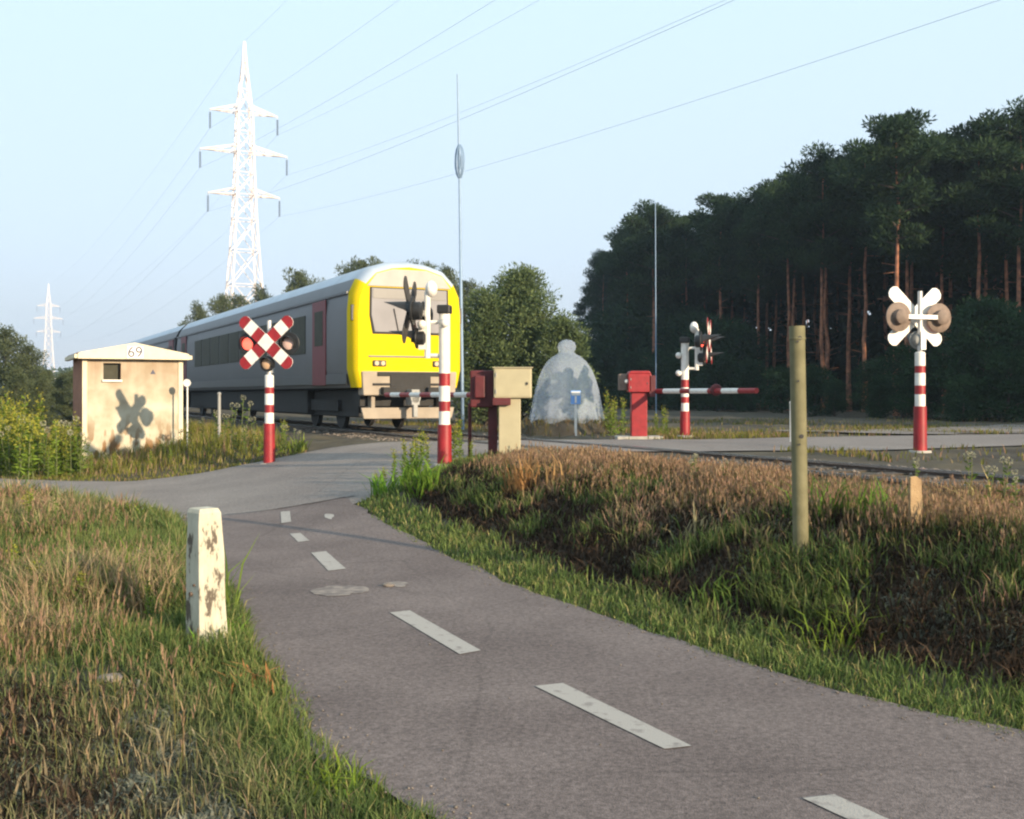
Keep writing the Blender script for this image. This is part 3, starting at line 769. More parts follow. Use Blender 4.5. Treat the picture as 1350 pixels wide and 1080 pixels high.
def make_tree(name, label, seed, H, z0, Rm, nb, per, qs, flat, c1, c2, shape, tr_r, bark, group):
    t = thing(name, label, 'tree', (0, 0, 0), 0, group)
    r = random.Random(seed); Q, K, limbs = tree_crown(seed, H, z0, Rm, nb, per, qs, flat, c1, c2, shape)
    m = MB(); p = Vector((0, 0, -.2)); rad = tr_r*1.25; n = 7; off = Vector((0, 0, 0))
    for k in range(n):
        q = Vector((0, 0, H*.97*(k+1)/n)) + Vector((r.gauss(0, .06), r.gauss(0, .06), 0))*(1 if k < n-1 else 0)
        r2 = tr_r*(1-.85*(k+1)/n); m.tube(p, q, rad, r2, 8, caps=False); p = q; rad = r2
    ml = MB()
    for a, b, w in limbs: ml.tube(a, b, w*.8, w*.2, 5, caps=False)
    if shape == 'pine':                                     # dead stubs under the crown
        for k in range(7):
            zz = r.uniform(.3, .95)*z0; aa = r.uniform(0, 6.28); l = r.uniform(.4, 1.1)
            m.tube((0, 0, zz), (math.cos(aa)*l, math.sin(aa)*l, zz+r.uniform(-.1, .3)), .022, .008, 4, caps=False)
    m.build('trunk', bark, t, smooth=True); co_ = quadmesh('crown', Q, K, M['needle'], t); ml.build('limbs', M['barkdark'], co_)
    return t

PG = 'Scots pines of the forest'
PL = 'tall dark pine with bare reddish trunk in the forest behind the crossing'
D1, D2 = (.016, .034, .020), (.052, .082, .038)
pines = [make_tree('pine_tree', PL, 100+k, h_, h_*c_, rm, nb, 200, .24, .5, D1, D2, 'pine', .14, M['bark'], PG)
         for k, (h_, c_, rm, nb) in enumerate([(14, .56, 2.9, 22), (13.5, .62, 2.7, 19), (14.5, .52, 3.1, 25), (13, .58, 2.6, 18), (14, .64, 3.0, 19)])]
ph = [14, 13.5, 14.5, 13, 14]
front = [(1345, 152), (1292, 166), (1243, 192), (1182, 157), (1140, 200), (1085, 207), (1040, 236), (1000, 254), (950, 262), (905, 288), (862, 276), (828, 308), (795, 336), (776, 392)]
spec = {3: 'tallest pine with ragged pointed top above the lit crossing sign', 0: 'big broad pine cut by the right edge of the view', 10: 'pine with pointed top rising just behind the thin pale pole', 13: 'low pine ending the forest beside the open sky', 6: 'flat topped pine with branch reaching left at the step in the forest'}
def put_tree(protos, hs, k, x, y, top, label, group=None, rz=None, wide=1.0):
    w = protos[k]; base = gz(x, y)-.05; sc = (top-base)/hs[k]; loc = (x, y, base); rz = random.uniform(0, 6.28) if rz is None else rz
    if id(w) in used: w = dup(w, loc, rz, label)
    else: used.add(id(w)); w.location = loc; w.rotation_euler = (0, 0, rz); w['label'] = label
    w.scale = (sc*wide, sc*wide, sc)
    if group: w['group'] = group
    return w
FY = []
for k, (u, v) in enumerate(front):
    Y = F*12.9/(V0-v) if k < 13 else 108
    FY.append(((u-U0)/F*Y, Y))
    put_tree(pines, ph, k % 5, (u-U0)/F*Y, Y, CAM_Z+(V0-v)/F*Y, spec.get(k, PL), PG, wide=.72 if k > 11 else 1.0)
FY = np.array(FY)
placed = [tuple(p) for p in FY]; tries = 0
while len(placed) < 165 and tries < 6000:
    tries += 1
    k = random.randrange(len(FY)-1); t = random.random(); b = FY[k]*(1-t)+FY[k+1]*t
    depth = random.uniform(.5, 34)**1.0
    x = b[0]+depth*.80+random.gauss(0, .5); y = b[1]+depth*.60+random.gauss(0, .5)
    if any((x-q[0])**2+(y-q[1])**2 < 2.4**2 for q in placed): continue
    u = U0+x/y*F
    if u > 1530: continue
    # skyline of the front row bounds the height of the rows behind
    lim = np.interp(u, [f[0] for f in front[::-1]], [f[1] for f in front[::-1]])+random.uniform(4, 40)
    top = min(CAM_Z+(V0-lim)/F*y, 16.0)
    if top < 8: continue
    placed.append((x, y)); put_tree(pines, ph, random.randrange(5), x, y, top, PL, PG)
for k in range(26):                                          # a stand of pines further right, shading the yard and the forest front
    x, y = random.uniform(31, 52), random.uniform(7, 42)
    if all((x-q[0])**2+(y-q[1])**2 > 7 for q in placed): placed.append((x, y)); put_tree(pines, ph, random.randrange(5), x, y, random.uniform(12.5, 15), 'tall pine of the stand beyond the right edge of the view', PG)
for k in range(16):                                          # the wood goes on to the right
    x, y = 30+random.uniform(0, 16), 44+random.uniform(-7, 10)
    if all((x-q[0])**2+(y-q[1])**2 > 6 for q in placed): placed.append((x, y)); put_tree(pines, ph, random.randrange(5), x, y, random.uniform(12.5, 15), PL, PG)
# young spruces and shrubs along the foot of the forest
S1, S2 = (.014, .034, .020), (.04, .075, .034)
shr = [make_tree('young_pine', 'dark young pine at the forest foot', 140+k, h_, .15, rm, nb, 130, .17, .75, S1, S2, 'young', .07, M['barkdark'], 'young pines along the forest foot') for k, (h_, rm, nb) in enumerate([(4, 1.5, 30), (3, 1.5, 24)])]
sh = [4, 3]
for k, (u, v, Y) in enumerate([(1300, 408, 43), (1345, 425, 42), (1255, 455, 45), (1330, 470, 40), (1190, 462, 47), (1215, 478, 44), (1150, 480, 49), (1075, 488, 52), (1100, 503, 50), (1030, 488, 58), (990, 480, 62),
                               (945, 472, 64), (905, 468, 67), (870, 470, 72), (835, 470, 78), (800, 462, 84), (775, 455, 88), (760, 450, 92), (1160, 500, 46), (1270, 500, 40), (1385, 420, 43), (1410, 400, 45), (800, 432, 99), (818, 415, 95), (838, 405, 90), (858, 404, 86), (880, 410, 82), (902, 415, 78), (925, 422, 74), (950, 430, 70), (975, 436, 68)]):
    p = at(u, v, Y); put_tree(shr, sh, k % 2, p.x, Y, p.z, 'dark young pine in the row along the forest foot', 'young pines along the forest foot', wide=1.25)
put_tree(shr, sh, 0, *at(1302, 405, 41.5).xy, at(1302, 405, 41.5).z, 'tallest of the dark young pines, at the right behind the lit sign', 'young pines along the forest foot', wide=1.2)
# dark leaf fill added deep in the wood to block sky between the trunks
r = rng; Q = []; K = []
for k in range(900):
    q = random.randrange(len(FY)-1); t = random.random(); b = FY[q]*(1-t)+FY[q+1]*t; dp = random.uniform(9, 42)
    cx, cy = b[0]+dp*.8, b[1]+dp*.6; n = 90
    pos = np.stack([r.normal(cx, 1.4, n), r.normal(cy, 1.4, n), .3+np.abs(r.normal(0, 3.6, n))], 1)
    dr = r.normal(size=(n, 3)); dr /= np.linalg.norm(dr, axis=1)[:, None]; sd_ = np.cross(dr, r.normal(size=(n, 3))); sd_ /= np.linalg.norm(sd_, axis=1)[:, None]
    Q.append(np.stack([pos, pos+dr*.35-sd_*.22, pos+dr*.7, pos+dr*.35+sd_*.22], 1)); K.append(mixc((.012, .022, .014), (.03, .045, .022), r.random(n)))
tag(quadmesh('undergrowth', np.vstack(Q), np.vstack(K), M['needle']), 'dark undergrowth added inside the pine forest to block sky between the trunks', 'undergrowth', kind='stuff')

# the lit bushy pine behind the crossing, and the trees behind the train
c1, c2 = (.055, .085, .038), (.15, .19, .085)
bp = make_tree('bushy_pine', 'sunlit grey green bushy pine between the train and the forest', 160, 5.6, .1, 2.15, 60, 230, .15, .8, c1, c2, 'young', .11, M['barkdark'], None)
p = at(684, 338, 37); bp.location = (p.x, 37, gz(p.x, 37)); bp.scale = (.95, .95, (p.z-.6)/6.5)
bp2 = make_tree('bushy_pine', 'smaller lit bushy pine in front of the big bushy one, right side', 161, 4.2, .1, 1.5, 40, 200, .15, .8, c1, c2, 'young', .09, M['barkdark'], None)
p = at(742, 405, 35.5); bp2.location = (p.x, 35.5, gz(p.x, 35.5)); bp2.scale = (.85, .85, (p.z-.6)/4.9)
bp3 = make_tree('bushy_pine', 'lit bushy pine just right of the train front', 162, 4.6, .1, 1.35, 40, 200, .15, .8, c1, c2, 'young', .09, M['barkdark'], None)
p = at(640, 366, 36); bp3.location = (p.x, 36, gz(p.x, 36)); bp3.scale = (.9, .9, (p.z-.6)/5.3)
bk = [make_tree('background_tree', 'tree', 170+k, 9, 1.2, 2.6, 30, 120, .24, .75, (.05, .07, .036), (.12, .14, .075), sp_, .14, M['barkdark'], 'trees showing above the train roof') for k, sp_ in enumerate(('young', 'pine', 'young'))]
bh = [9.6, 9.1, 9.6]; bhl = [10.6, 9.8, 10.6]
for k, (u, v, Y) in enumerate([(262, 398, 78), (292, 392, 80), (315, 385, 84), (345, 376, 86), (393, 360, 84), (430, 366, 90), (458, 350, 86), (478, 345, 84), (500, 340, 88), (528, 352, 84), (560, 352, 90), (588, 347, 80), (240, 425, 76), (612, 372, 84), (370, 395, 80), (540, 345, 88)]):
    p = at(u, v, Y); put_tree(bk, bh, k % 3, p.x, Y, p.z, 'grey green tree top showing above the train roof', 'trees showing above the train roof', wide=.75)
for k, (u, v, Y) in enumerate([(8, 415, 47), (-30, 400, 48), (38, 440, 47), (62, 478, 52), (82, 482, 44), (98, 478, 43), (-60, 420, 45), (20, 470, 41), (55, 488, 42)]):
    p = at(u, v, Y); put_tree(bk, bhl, (0, 2)[k % 2], p.x, Y, p.z, ['dark round tree at the left edge', 'tree', 'sloping green tree left of the small pylon', 'low tree under the small pylon'][k] if k in (0, 2, 3) else 'low dark shrub tree between the left edge and the hut', 'trees left of the hut', wide=1.15)
# the far wood closing the horizon
Q = []; K = []
for k in range(900):
    xx = random.uniform(-230, 250); yy = 250+random.uniform(0, 25)+abs(xx)*.1; n = 26; hh = 7+3*float(vnoise(xx, 0, .03, 2))
    pos = np.stack([r.normal(xx, 2, n), r.normal(yy, 2, n), r.uniform(0, hh, n)], 1)
    dr = r.normal(size=(n, 3)); dr /= np.linalg.norm(dr, axis=1)[:, None]; sd_ = np.cross(dr, r.normal(size=(n, 3))); sd_ /= np.linalg.norm(sd_, axis=1)[:, None]
    Q.append(np.stack([pos, pos+dr*.8-sd_*.6, pos+dr*1.7, pos+dr*.8+sd_*.6], 1)); K.append(mixc((.05, .075, .05), (.1, .13, .08), r.random(n)))
tag(quadmesh('far_wood', np.vstack(Q), np.vstack(K), M['needle']), 'low far wood closing the horizon', 'wood', kind='stuff')

# ------------------------------------------------------------------ level crossing signals
def lamp(parent, x, z, y, lens, r=.12, disc=.215, back='black', visor=True, hood=.36):
    """one round light facing -y"""
    T = Matrix.Translation((x, y, z)) @ Matrix.Rotation(R(90), 4, 'X')          # lathe axis +z -> -y
    m = MB(); m.lathe([(disc*.97, -.012), (disc, -.006), (disc, .006), (disc*.97, .012)], 28, 0, T)
    m.lathe([(r*.7, -.14), (r*1.12, -.11), (r*1.12, -.013)], 20, 0, T)
    o = m.build('lamp', [M[back]], parent, smooth=True)
    m = MB(); m.lathe([(r, .013), (r, .03), (r*.8, .045), (r*.35, .056), (.002, .058)], 20, 0, T); m.build('lens', M[lens], o, smooth=True)
    if visor:
        m = MB(); n = 18; vs = []; fs = []
        for k in range(n+1):                                    # hood: long over the top, short at the sides
            a = R(-35)+R(250)*k/n; top = max(0, math.sin(a)); l = .06+hood*top
            for rr2, yy2 in ((r*1.18, -.012), (r*1.14, -.012-l), (r*1.10, -.012-l), (r*1.14, -.012)):
                vs.append((x+rr2*math.cos(a), y+yy2, z+rr2*math.sin(a)))
        for k in range(n):
            for q in range(4): fs.append((k*4+q, k*4+(q+1) % 4, (k+1)*4+(q+1) % 4, (k+1)*4+q))
        m.add(vs, fs); m.build('visor', M['black'], o)
    return o

def cross(parent, z, y, back):
    """St Andrew's cross of two enamelled boards facing -y: red and white fields in front, white behind"""
    m = MB(); hw = .125
    for sgn, yo in ((1, 0.0), (-1, -.022)):
        for s0_, s1_, c in ((-.72, -.55, 0), (-.55, -.33, 1), (-.33, -.13, 0), (-.13, .13, 1), (.13, .33, 0), (.33, .55, 1), (.55, .72, 0)):
            pts = [(s0_, -hw), (s1_, -hw), (s1_, hw), (s0_, hw)]
            if s0_ < -.7: pts = [(-.66, -hw), (s1_, -hw), (s1_, hw), (-.66, hw), (-.72, hw*.6), (-.74, 0), (-.72, -hw*.6)]
            if s1_ > .7: pts = [(s0_, -hw), (.66, -hw), (.72, -hw*.6), (.74, 0), (.72, hw*.6), (.66, hw), (s0_, hw)]
            T = Matrix.Translation((0, y+yo, z)) @ Matrix.Rotation(R(-42)*sgn, 4, 'Y') @ Matrix.Diagonal((.92, 1, .95, 1))
            n = len(pts); vs = [(a, 0, b) for a, b in pts]+[(a, .018, b) for a, b in pts]
            fs = [tuple(range(n)), tuple(range(2*n-1, n-1, -1))]+[(k, n+k, n+(k+1) % n, (k+1) % n) for k in range(n)]
            m.add(vs, fs, [c]+[2]*(n+1), T)
    return m.build('cross_board', [M['red'], M['white'], M['white'] if back == 'white' else M['darkgrey']], parent)

def post(parent, bands, r0=.115, r1=.085):
    prof = []; z = -.3
    for k, (zt, c) in enumerate(bands):
        rad = r0 if k == 0 else r1
        prof += [(rad, z, c), (rad if k else r0*.9, zt, c)]; z = zt
    prof += [(r1*.7, z+.02, bands[-1][1])]
    m = MB(); m.lathe(prof, 20); m.lathe([(r0*1.6, -.3), (r0*1.6, .02), (r0*1.5, .035)], 20, 2)
    return m.build('post', [M['red'], M['white'], M['concrete']], parent, smooth=True)

def signal(label, loc, facing, kind, lit=True):
    fx, fy = facing; t = thing('crossing_signal', label, 'crossing signal', loc, math.atan2(fx, -fy), 'striped crossing signal posts')
    if kind == 'short':
        post(t, [(.78, 0), (.98, 1), (1.13, 0), (1.34, 1), (1.46, 0), (1.68, 1)])
        m = MB(); m.tube((0, 0, 1.68), (0, 0, 2.72), .04, n=12); m.box((0, .06, 2.28), (.9, .05, .07)); m.box((0, .04, 1.88), (.1, .1, .3)); m.build('bracket', M['galv'], t)
        zc, yc = 2.3, -.13
        for x in (-.41, .41): lamp(t, x, zc-.02, -.03, 'lens_red' if x < 0 else 'lens_pale', visor=True, back='black' if lit else 'backplate', r=.115, disc=.215 if lit else .25, hood=.12)
        lamp(t, 0, 1.90, -.085, 'amber', r=.10, disc=.15, back='black' if lit else 'grey', hood=.1)
        cross(t, zc, yc, 'white')
        m = MB(); m.tube((0, -.12, 2.3), (0, .05, 2.3), .03); m.build('clamp', M['galv'], t)
    else:
        H = 2.3 if kind == 'tall' else 2.08; k = H/2.3
        post(t, [(.62*k, 0), (.82*k, 1), (.97*k, 0), (1.2*k, 1), (1.39*k, 0), (H, 1)])
        m = MB(); m.box((0, 0, H+.05), (.24, .20, .13)); m.build('cap_box', M['black'], t, bevel=.02)
        m = MB(); m.tube((0, -.26, 1.62*k), (0, -.26, 2.62*k), .045, n=12); m.tube((0, -.26, 1.66*k), (0, 0, 1.66*k), .03); m.tube((0, -.26, 2.16*k), (0, 0, 2.16*k), .03)
        m.box((0, -.34, 2.3*k), (.9, .05, .08)); m.box((0, -.33, 1.95*k), (.08, .12, .4)); m.build('bracket', M['white'], t)
        m = MB(); m.sphere((0, -.20, 2.66*k), .115, 14, 0, (1, .8, 1.1)); m.build('bell', M['white'], t, smooth=True)
        for yy, zz in ((-.33, 2.12*k), (.02, 2.14*k)) if kind == 'tall' else ((.13, 1.98*k), (.13, 1.55*k)):
            m = MB(); m.sphere((.09 if kind == 'tall' else -.06, yy, zz), .07, 12); m.build('bell', M['white'], t, smooth=True)
        zc = 2.3*k
        for x in (-.42, .42): lamp(t, x, zc, -.40, 'lens_red' if x < 0 else 'lens_pale')
        lamp(t, 0, 1.92*k, -.42, 'amber', r=.10, disc=.16)
        cross(t, zc+.02, -.52, 'dark')
    return t
def base(u, y):
    x = (u-U0)/F*y
    return (x, y, gz(x, y))
signal('red white striped crossing post with frontal crossboard, beside the hut and train', base(355, 20.7), (-.22, -.97), 'short')
signal('striped crossing post with lamp hoods seen edge on before the train front', base(586, 16.5), (-.99, .10), 'tall')
signal('small striped crossing post right of the red barrier box, hoods pointing right', base(903, 24.2), (.96, -.28), 'mid')
signal('striped crossing post seen from behind, bright white boards against dark forest', base(1213, 18.5), (-.32, .95), 'short', lit=False)

# ------------------------------------------------------------------ barriers
def arm(parent, p0, dirv, secs, r=.045):
    m = MB(); p = Vector(p0); dv = Vector(dirv).normalized(); q = 0
    for l, c in secs:
        a = p+dv*q; b = p+dv*(q+l); m.tube(a, b, r, n=10, mi=c); q += l
    return m.build('barrier_arm', [M['red'], M['white']], parent)
trk = (TX, TY, 0)
# near barrier: beige cabinet on a beige pedestal, red drive behind it
b0 = base(672, 16.6)
t = thing('barrier_machine', 'barrier with beige cabinet on a pedestal and shade-darkened red drive housing', 'crossing barrier', b0, 0, 'level crossing barriers')
m = MB(); m.box((.0, 0, .45), (.33, .28, 1.1)); m.box((0, 0, -.05), (.5, .45, .2), 0); m.build('pedestal', M['beige'], t, bevel=.012)
m = MB(); m.box((.045, -.02, 1.155), (.57, .36, .45)); m.build('cabinet', M['beige'], t, bevel=.02)
m = MB(); m.box((.045, -.2015, 1.155), (.51, .006, .39)); cd = m.build('cabinet_door', M['beige'], t, bevel=.002)
for zz in (1.03, 1.28):
    m = MB(); m.tube((-.205, -.209, zz-.03), (-.205, -.209, zz+.03), .009, n=8); m.build('hinge', M['grey'], cd)
m = MB(); m.tube((.26, -.204, 1.15), (.26, -.222, 1.15), .018, n=12); m.box((.26, -.225, 1.15), (.012, .008, .05)); m.build('lock', M['darkgrey'], cd)
m = MB(); m.box((.045, -.02, 1.388), (.61, .40, .016)); m.build('rain_lid', M['beige'], t, bevel=.004)
m = MB(); m.box((-.42, .28, 1.07), (.36, .5, .56)); m.box((-.45, .0, 1.1), (.16, .1, .34)); m.build('drive_housing', M['darkred'], t, bevel=.02)
m = MB(); m.box((-.12, -.2, .88), (.27, .06, .11)); m.build('bracket', M['darkred'], t, bevel=.006)
m = MB(); m.box((-.26, .2, .38), (.14, .14, .9)); m.tube((-.62, .4, -.05), (-.62, .4, .85), .028); m.build('leg', M['darkred'], t, bevel=.006)
secs = [(.35, 0), (.5, 1), (.5, 0), (.5, 1), (.5, 0), (.5, 1), (.5, 0), (.5, 1), (.3, 0)]
arm(t, (-.5, .5, .98), (-TX, -TY, 0), secs)
# far barrier
b1 = base(842, 24.0); b1 = (b1[0], b1[1], b1[2]+.06)
t = thing('barrier_machine', 'bright red barrier box on red pedestal with striped lowered arm', 'crossing barrier', b1, 0, 'level crossing barriers')
m = MB(); m.box((0, 0, .5), (.34, .3, 1.1)); m.build('pedestal', M['red'], t, bevel=.012)
m = MB(); m.box((0, 0, -.04), (1.0, .7, .16)); m.build('plinth', M['concrete'], t, bevel=.02)
m = MB(); m.box((.0, 0, 1.20), (.50, .5, .40)); m.prism([(-.25, 0), (.25, 0), (.2, .06), (-.2, .06)], .5, 0, Matrix.Translation((0, -.25, 1.40))); m.build('drive_housing', M['red'], t, bevel=.015)
m = MB(); m.box((0, -.253, 1.19), (.40, .006, .30)); fd = m.build('service_door', M['red'], t, bevel=.002)
m = MB(); m.tube((.16, -.257, 1.19), (.16, -.272, 1.19), .016, n=10); m.build('lock', M['darkgrey'], fd)
for zz in (1.10, 1.28):
    m = MB(); m.tube((-.20, -.262, zz-.025), (-.20, -.262, zz+.025), .008, n=8); m.build('hinge', M['grey'], fd)
m = MB(); m.box((-.34, .1, 1.22), (.18, .3, .36)); m.build('counterweight_box', M['backplate'], t, bevel=.015)
m = MB(); m.sphere((-.28, -.16, 1.23), .05, 10); m.build('knob', M['white'], t, smooth=True)
m = MB(); m.box((.27, -.1, 1.13), (.14, .3, .46)); m.build('arm_clamp', M['darkred'], t, bevel=.01)
a_ = arm(t, (.32, -.12, 1.02), (TX, TY, 0.0), [(.40, 0), (.62, 1), (.35, 0), (.6, 1), (.45, 0), (.52, 1), (.52, 0)], .055)
m = MB(); p = Vector((.32, -.12, 1.04))+Vector((TX, TY, 0))*2.2
m.lathe([(.10, -.03), (.12, 0), (.10, .03)], 20, 0, Matrix.Translation(p) @ Matrix.Rotation(R(90), 4, 'X')); m.build('arm_lamp', M['darkred'], a_)

# ------------------------------------------------------------------ hut
hx, hy = (176-U0)/F*24.7, 24.7
hz = gz(hx, hy)+.02
hut = thing('signal_hut', 'small beige concrete railway hut with low gable roof and number plate', 'hut', (hx, hy, hz), math.atan2(TX, -TY))
W, D, E, G = 2.16, 2.3, 2.27, 2.47        # front width, depth, eaves, ridge
wx0, wx1, wz0, wz1 = -.64, -.27, 1.73, 2.1
m = MB()
xs = [-W/2, wx0, wx1, W/2]; zs = [-.4, wz0, wz1, E]
for a in range(3):
    for b in range(3):
        if a == 1 and b == 1: continue
        m.add([(xs[a], 0, zs[b]), (xs[a+1], 0, zs[b]), (xs[a+1], 0, zs[b+1]), (xs[a], 0, zs[b+1])], [(0, 1, 2, 3)], 0)
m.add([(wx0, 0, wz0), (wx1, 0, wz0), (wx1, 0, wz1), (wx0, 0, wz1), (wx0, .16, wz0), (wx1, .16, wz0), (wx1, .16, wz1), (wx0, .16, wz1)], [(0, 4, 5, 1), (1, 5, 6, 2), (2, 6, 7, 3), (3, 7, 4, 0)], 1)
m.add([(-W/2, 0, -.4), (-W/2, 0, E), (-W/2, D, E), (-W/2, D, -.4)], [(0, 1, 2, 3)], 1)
m.add([(W/2, 0, -.4), (W/2, D, -.4), (W/2, D, E), (W/2, 0, E)], [(0, 1, 2, 3)], 0)
m.add([(-W/2, D, -.4), (-W/2, D, E), (W/2, D, E), (W/2, D, -.4)], [(0, 1, 2, 3)], 0)
m.add([(-W/2, 0, E), (W/2, 0, E), (0, 0, G)], [(0, 1, 2)], 0); m.add([(-W/2, D, E), (W/2, D, E), (0, D, G)], [(2, 1, 0)], 0)
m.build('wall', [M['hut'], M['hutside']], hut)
m = MB()
for s_ in (-1, 1):
    a = math.atan2(G-E, W/2); L = (W/2+.11)/math.cos(a)
    m.box((s_*(W/2+.11)/2, D/2, (E+G)/2+.03), (L, D+.36, .06), 0, (0, s_*a, 0))
m.build('roof', M['tile'], hut)
m = MB()
m.prism([(-W/2-.11, E-.085), (W/2+.11, E-.085), (W/2+.11, E+.02), (W/2+.07, E+.055), (0, G+.085), (-W/2-.07, E+.055), (-W/2-.11, E+.02)], .05, 0, Matrix.Translation((0, -.235, 0)))
m.box((-W/2-.13, D/2-.05, E-.03), (.09, D+.3, .09)); m.box((W/2+.13, D/2-.05, E-.03), (.09, D+.3, .09))
m.box((-W/2+.05, -.012, E/2-.1), (.10, .025, E-.0)); m.box((W/2-.05, -.012, E/2-.1), (.10, .025, E))
m.build('fascia', M['huttrim'], hut, bevel=.006)
win = MB(); win.box(((wx0+wx1)/2, .15, (wz0+wz1)/2), (wx1-wx0, .01, wz1-wz0)); wo = win.build('window', M['t_glass'], hut)
m = MB(); m.box(((wx0+wx1)/2, -.02, wz0-.025), (.42, .09, .045)); m.build('sill', M['white'], wo, bevel=.004)
pl_ = MB(); pl_.box((.0, -.25, E+.065), (.36, .02, .27)); po = pl_.build('number_plate', M['white'], hut, bevel=.004)
cu = bpy.data.curves.new('number', 'FONT'); cu.body = '69'; cu.size = .33; cu.align_x = 'CENTER'; cu.align_y = 'CENTER'; cu.extrude = .003
tmp = bpy.data.objects.new('tmp', cu); C.objects.link(tmp); bpy.context.view_layer.update()
nm_ = bpy.data.meshes.new_from_object(tmp.evaluated_get(bpy.context.evaluated_depsgraph_get())); bpy.data.objects.remove(tmp); nm_.materials.clear(); nm_.materials.append(M['navy'])
o = bpy.data.objects.new('number', nm_); C.objects.link(o); o.parent = po; o.location = (0, -.265, E+.065); o.rotation_euler = (R(90), 0, 0)
m = MB(); m.prism([(.40, 1.86), (.52, 1.86), (.46, 1.97)], .004, 0, Matrix.Translation((-.04, -.006, 0))); m.build('warning_mark', M['navy'], hut)

# ------------------------------------------------------------------ train
tl = DA(.75, -25.2)
train = thing('passenger_train', 'grey railcar with bright yellow front approaching the level crossing', 'train', (tl[0], tl[1], .69), math.atan2(TX, -TY)); train.scale = (1, 1, 1.13)
# local frame: front at y=0 facing -y, body runs to +y, x across, z above the rail
HWd = 1.45
def section(w=1.0, top=3.72):
    return [(-HWd*.93*w, .95), (-HWd*w, 1.35), (-HWd*w, 2.6), (-HWd*.97*w, 3.0), (-HWd*.86*w, 3.3), (-HWd*.66*w, 3.56), (-HWd*.34*w, 3.68), (0, top),
            (HWd*.34*w, 3.68), (HWd*.66*w, 3.56), (HWd*.86*w, 3.3), (HWd*.97*w, 3.0), (HWd*w, 2.6), (HWd*w, 1.35), (HWd*.93*w, .95)]
def loft(m, secs, mats):
    n = len(secs[0][1]); o = len(m.v)
    for y, pts in secs: m.v += [(x, y, z) for x, z in pts]
    for j in range(len(secs)-1):
        for k in range(n-1):
            m.f.append((o+j*n+k, o+(j+1)*n+k, o+(j+1)*n+k+1, o+j*n+k+1)); m.m.append(mats(k, j))
roofk = lambda k, j: 1 if 4 <= k <= 9 else 0
for y0, y1, nm in ((.45, 24.4, 'car_body'), (25.0, 49.0, 'car_body')):
    m = MB(); loft(m, [(y0+(y1-y0)*q/6, section()) for q in range(7)], roofk)
    n = 15
    m.f.append(tuple(range(n))); m.m.append(2); m.f.append(tuple(range(len(m.v)-1, len(m.v)-n-1, -1))); m.m.append(2)
    b = m.build(nm, [M['t_grey'], M['t_roof'], M['t_dark']], train, smooth=True)
    for sx in (-1, 1):
        m = MB(); m.box((sx*(HWd+.004), (y0+y1)/2, 1.14), (.02, y1-y0-.02, .22)); m.box((sx*HWd*.985, (y0+y1)/2, 3.0), (.05, y1-y0-.02, .05)); m.build('side_band', M['t_band'], b)
        q = y0+(3.6 if y0 < 2 else 1.6)
        while q < y1-4.6:
            m = MB(); m.box((sx*(HWd+.006), q+.75, 2.24), (.024, 1.46, .92)); w = m.build('window', M['t_glass'], b, bevel=.01); q += 1.62
        for dy in ((y0+1.7 if y0 < 2 else y0+.2), y1-2.4):
            m = MB(); m.box((sx*(HWd+.008), dy+.6, 1.98), (.03, 1.2, 1.95)); dr = m.build('door', M['t_red'], b, bevel=.012)
            m = MB(); m.box((sx*(HWd+.024), dy+.6, 2.32), (.012, .74, .8)); m.build('pane', M['t_glass'], dr, bevel=.006)
    for yy in (y0+3.6, y1-3.6):                              # bogies
        m = MB()
        for sx in (-.78, .78):
            for dy in (-1.2, 1.2): m.tube((sx-.06, yy+dy, .44), (sx+.06, yy+dy, .44), .44, n=20)
            m.box((sx*1.25, yy, .55), (.14, 3.2, .26))
        m.box((0, yy, .6), (1.9, .6, .3)); m.build('bogie', M['t_dark'], b)
    m = MB(); m.box((0, (y0+y1)/2, .60), (1.9, y1-y0-1.2, .62)); m.box((0, (y0+y1)/2, .62), (2.3, y1-y0-9, .6)); m.box((0, (y0+y1)/2, .98), (2.5, y1-y0-.3, .12)); m.build('underframe', M['t_dark'], b, bevel=.03)
m = MB(); m.box((0, 24.7, 2.3), (1.6, .7, 2.4)); m.build('gangway', M['rubber'], train)
# cab: lofted nose
def cabsec(w, ztop, zb=.95):
    pts = section(w); zf = (ztop-.95)/(3.72-.95)
    return [(x, .95+(z-.95)*zf) for x, z in pts]
m = MB(); loft(m, [(0.0, cabsec(.90, 3.56)), (.05, cabsec(.945, 3.61)), (.15, cabsec(.98, 3.66)), (.30, cabsec(.995, 3.70)), (.45, cabsec(1.0, 3.72))], lambda k, j: (1 if 4 <= k <= 9 else 0))
m.f.append(tuple(range(15))[::-1]); m.m.append(0)
cab = m.build('cab', [M['t_yellow'], M['t_roof']], train, smooth=True)
m = MB(); m.prism([(-.90, 2.14), (.90, 2.14), (.99, 2.5), (.98, 3.08), (-.98, 3.08), (-.99, 2.5)], .05, 0, Matrix.Translation((0, -.03, 0))); ws_ = m.build('windscreen', M['t_screen'], cab, bevel=.012)
m = MB(); m.prism([(-.95, 2.10), (.95, 2.10), (1.03, 2.49), (1.02, 3.10), (-1.02, 3.10), (-1.03, 2.49)], .05, 0, Matrix.Translation((0, -.016, 0))); m.build('gasket', M['rubber'], ws_)
m = MB(); m.box((0, -.034, 2.96), (1.9, .012, .20)); m.build('dark_top_strip', M['t_band'], ws_)  # dark strip across the top of the windscreen
m = MB()
for s_ in (-1, 1): m.tube((s_*.3, -.04, 2.15), (s_*.42, -.05, 2.65), .012)
m.build('wiper', M['rubber'], ws_)
m = MB(); m.prism([(-1.09, 3.12), (1.09, 3.12), (.86, 3.39), (.44, 3.50), (-.44, 3.50), (-.86, 3.39)], .05, 0, Matrix.Translation((0, -.028, 0))); m.build('destination_panel', M['t_panel'], cab, bevel=.012)
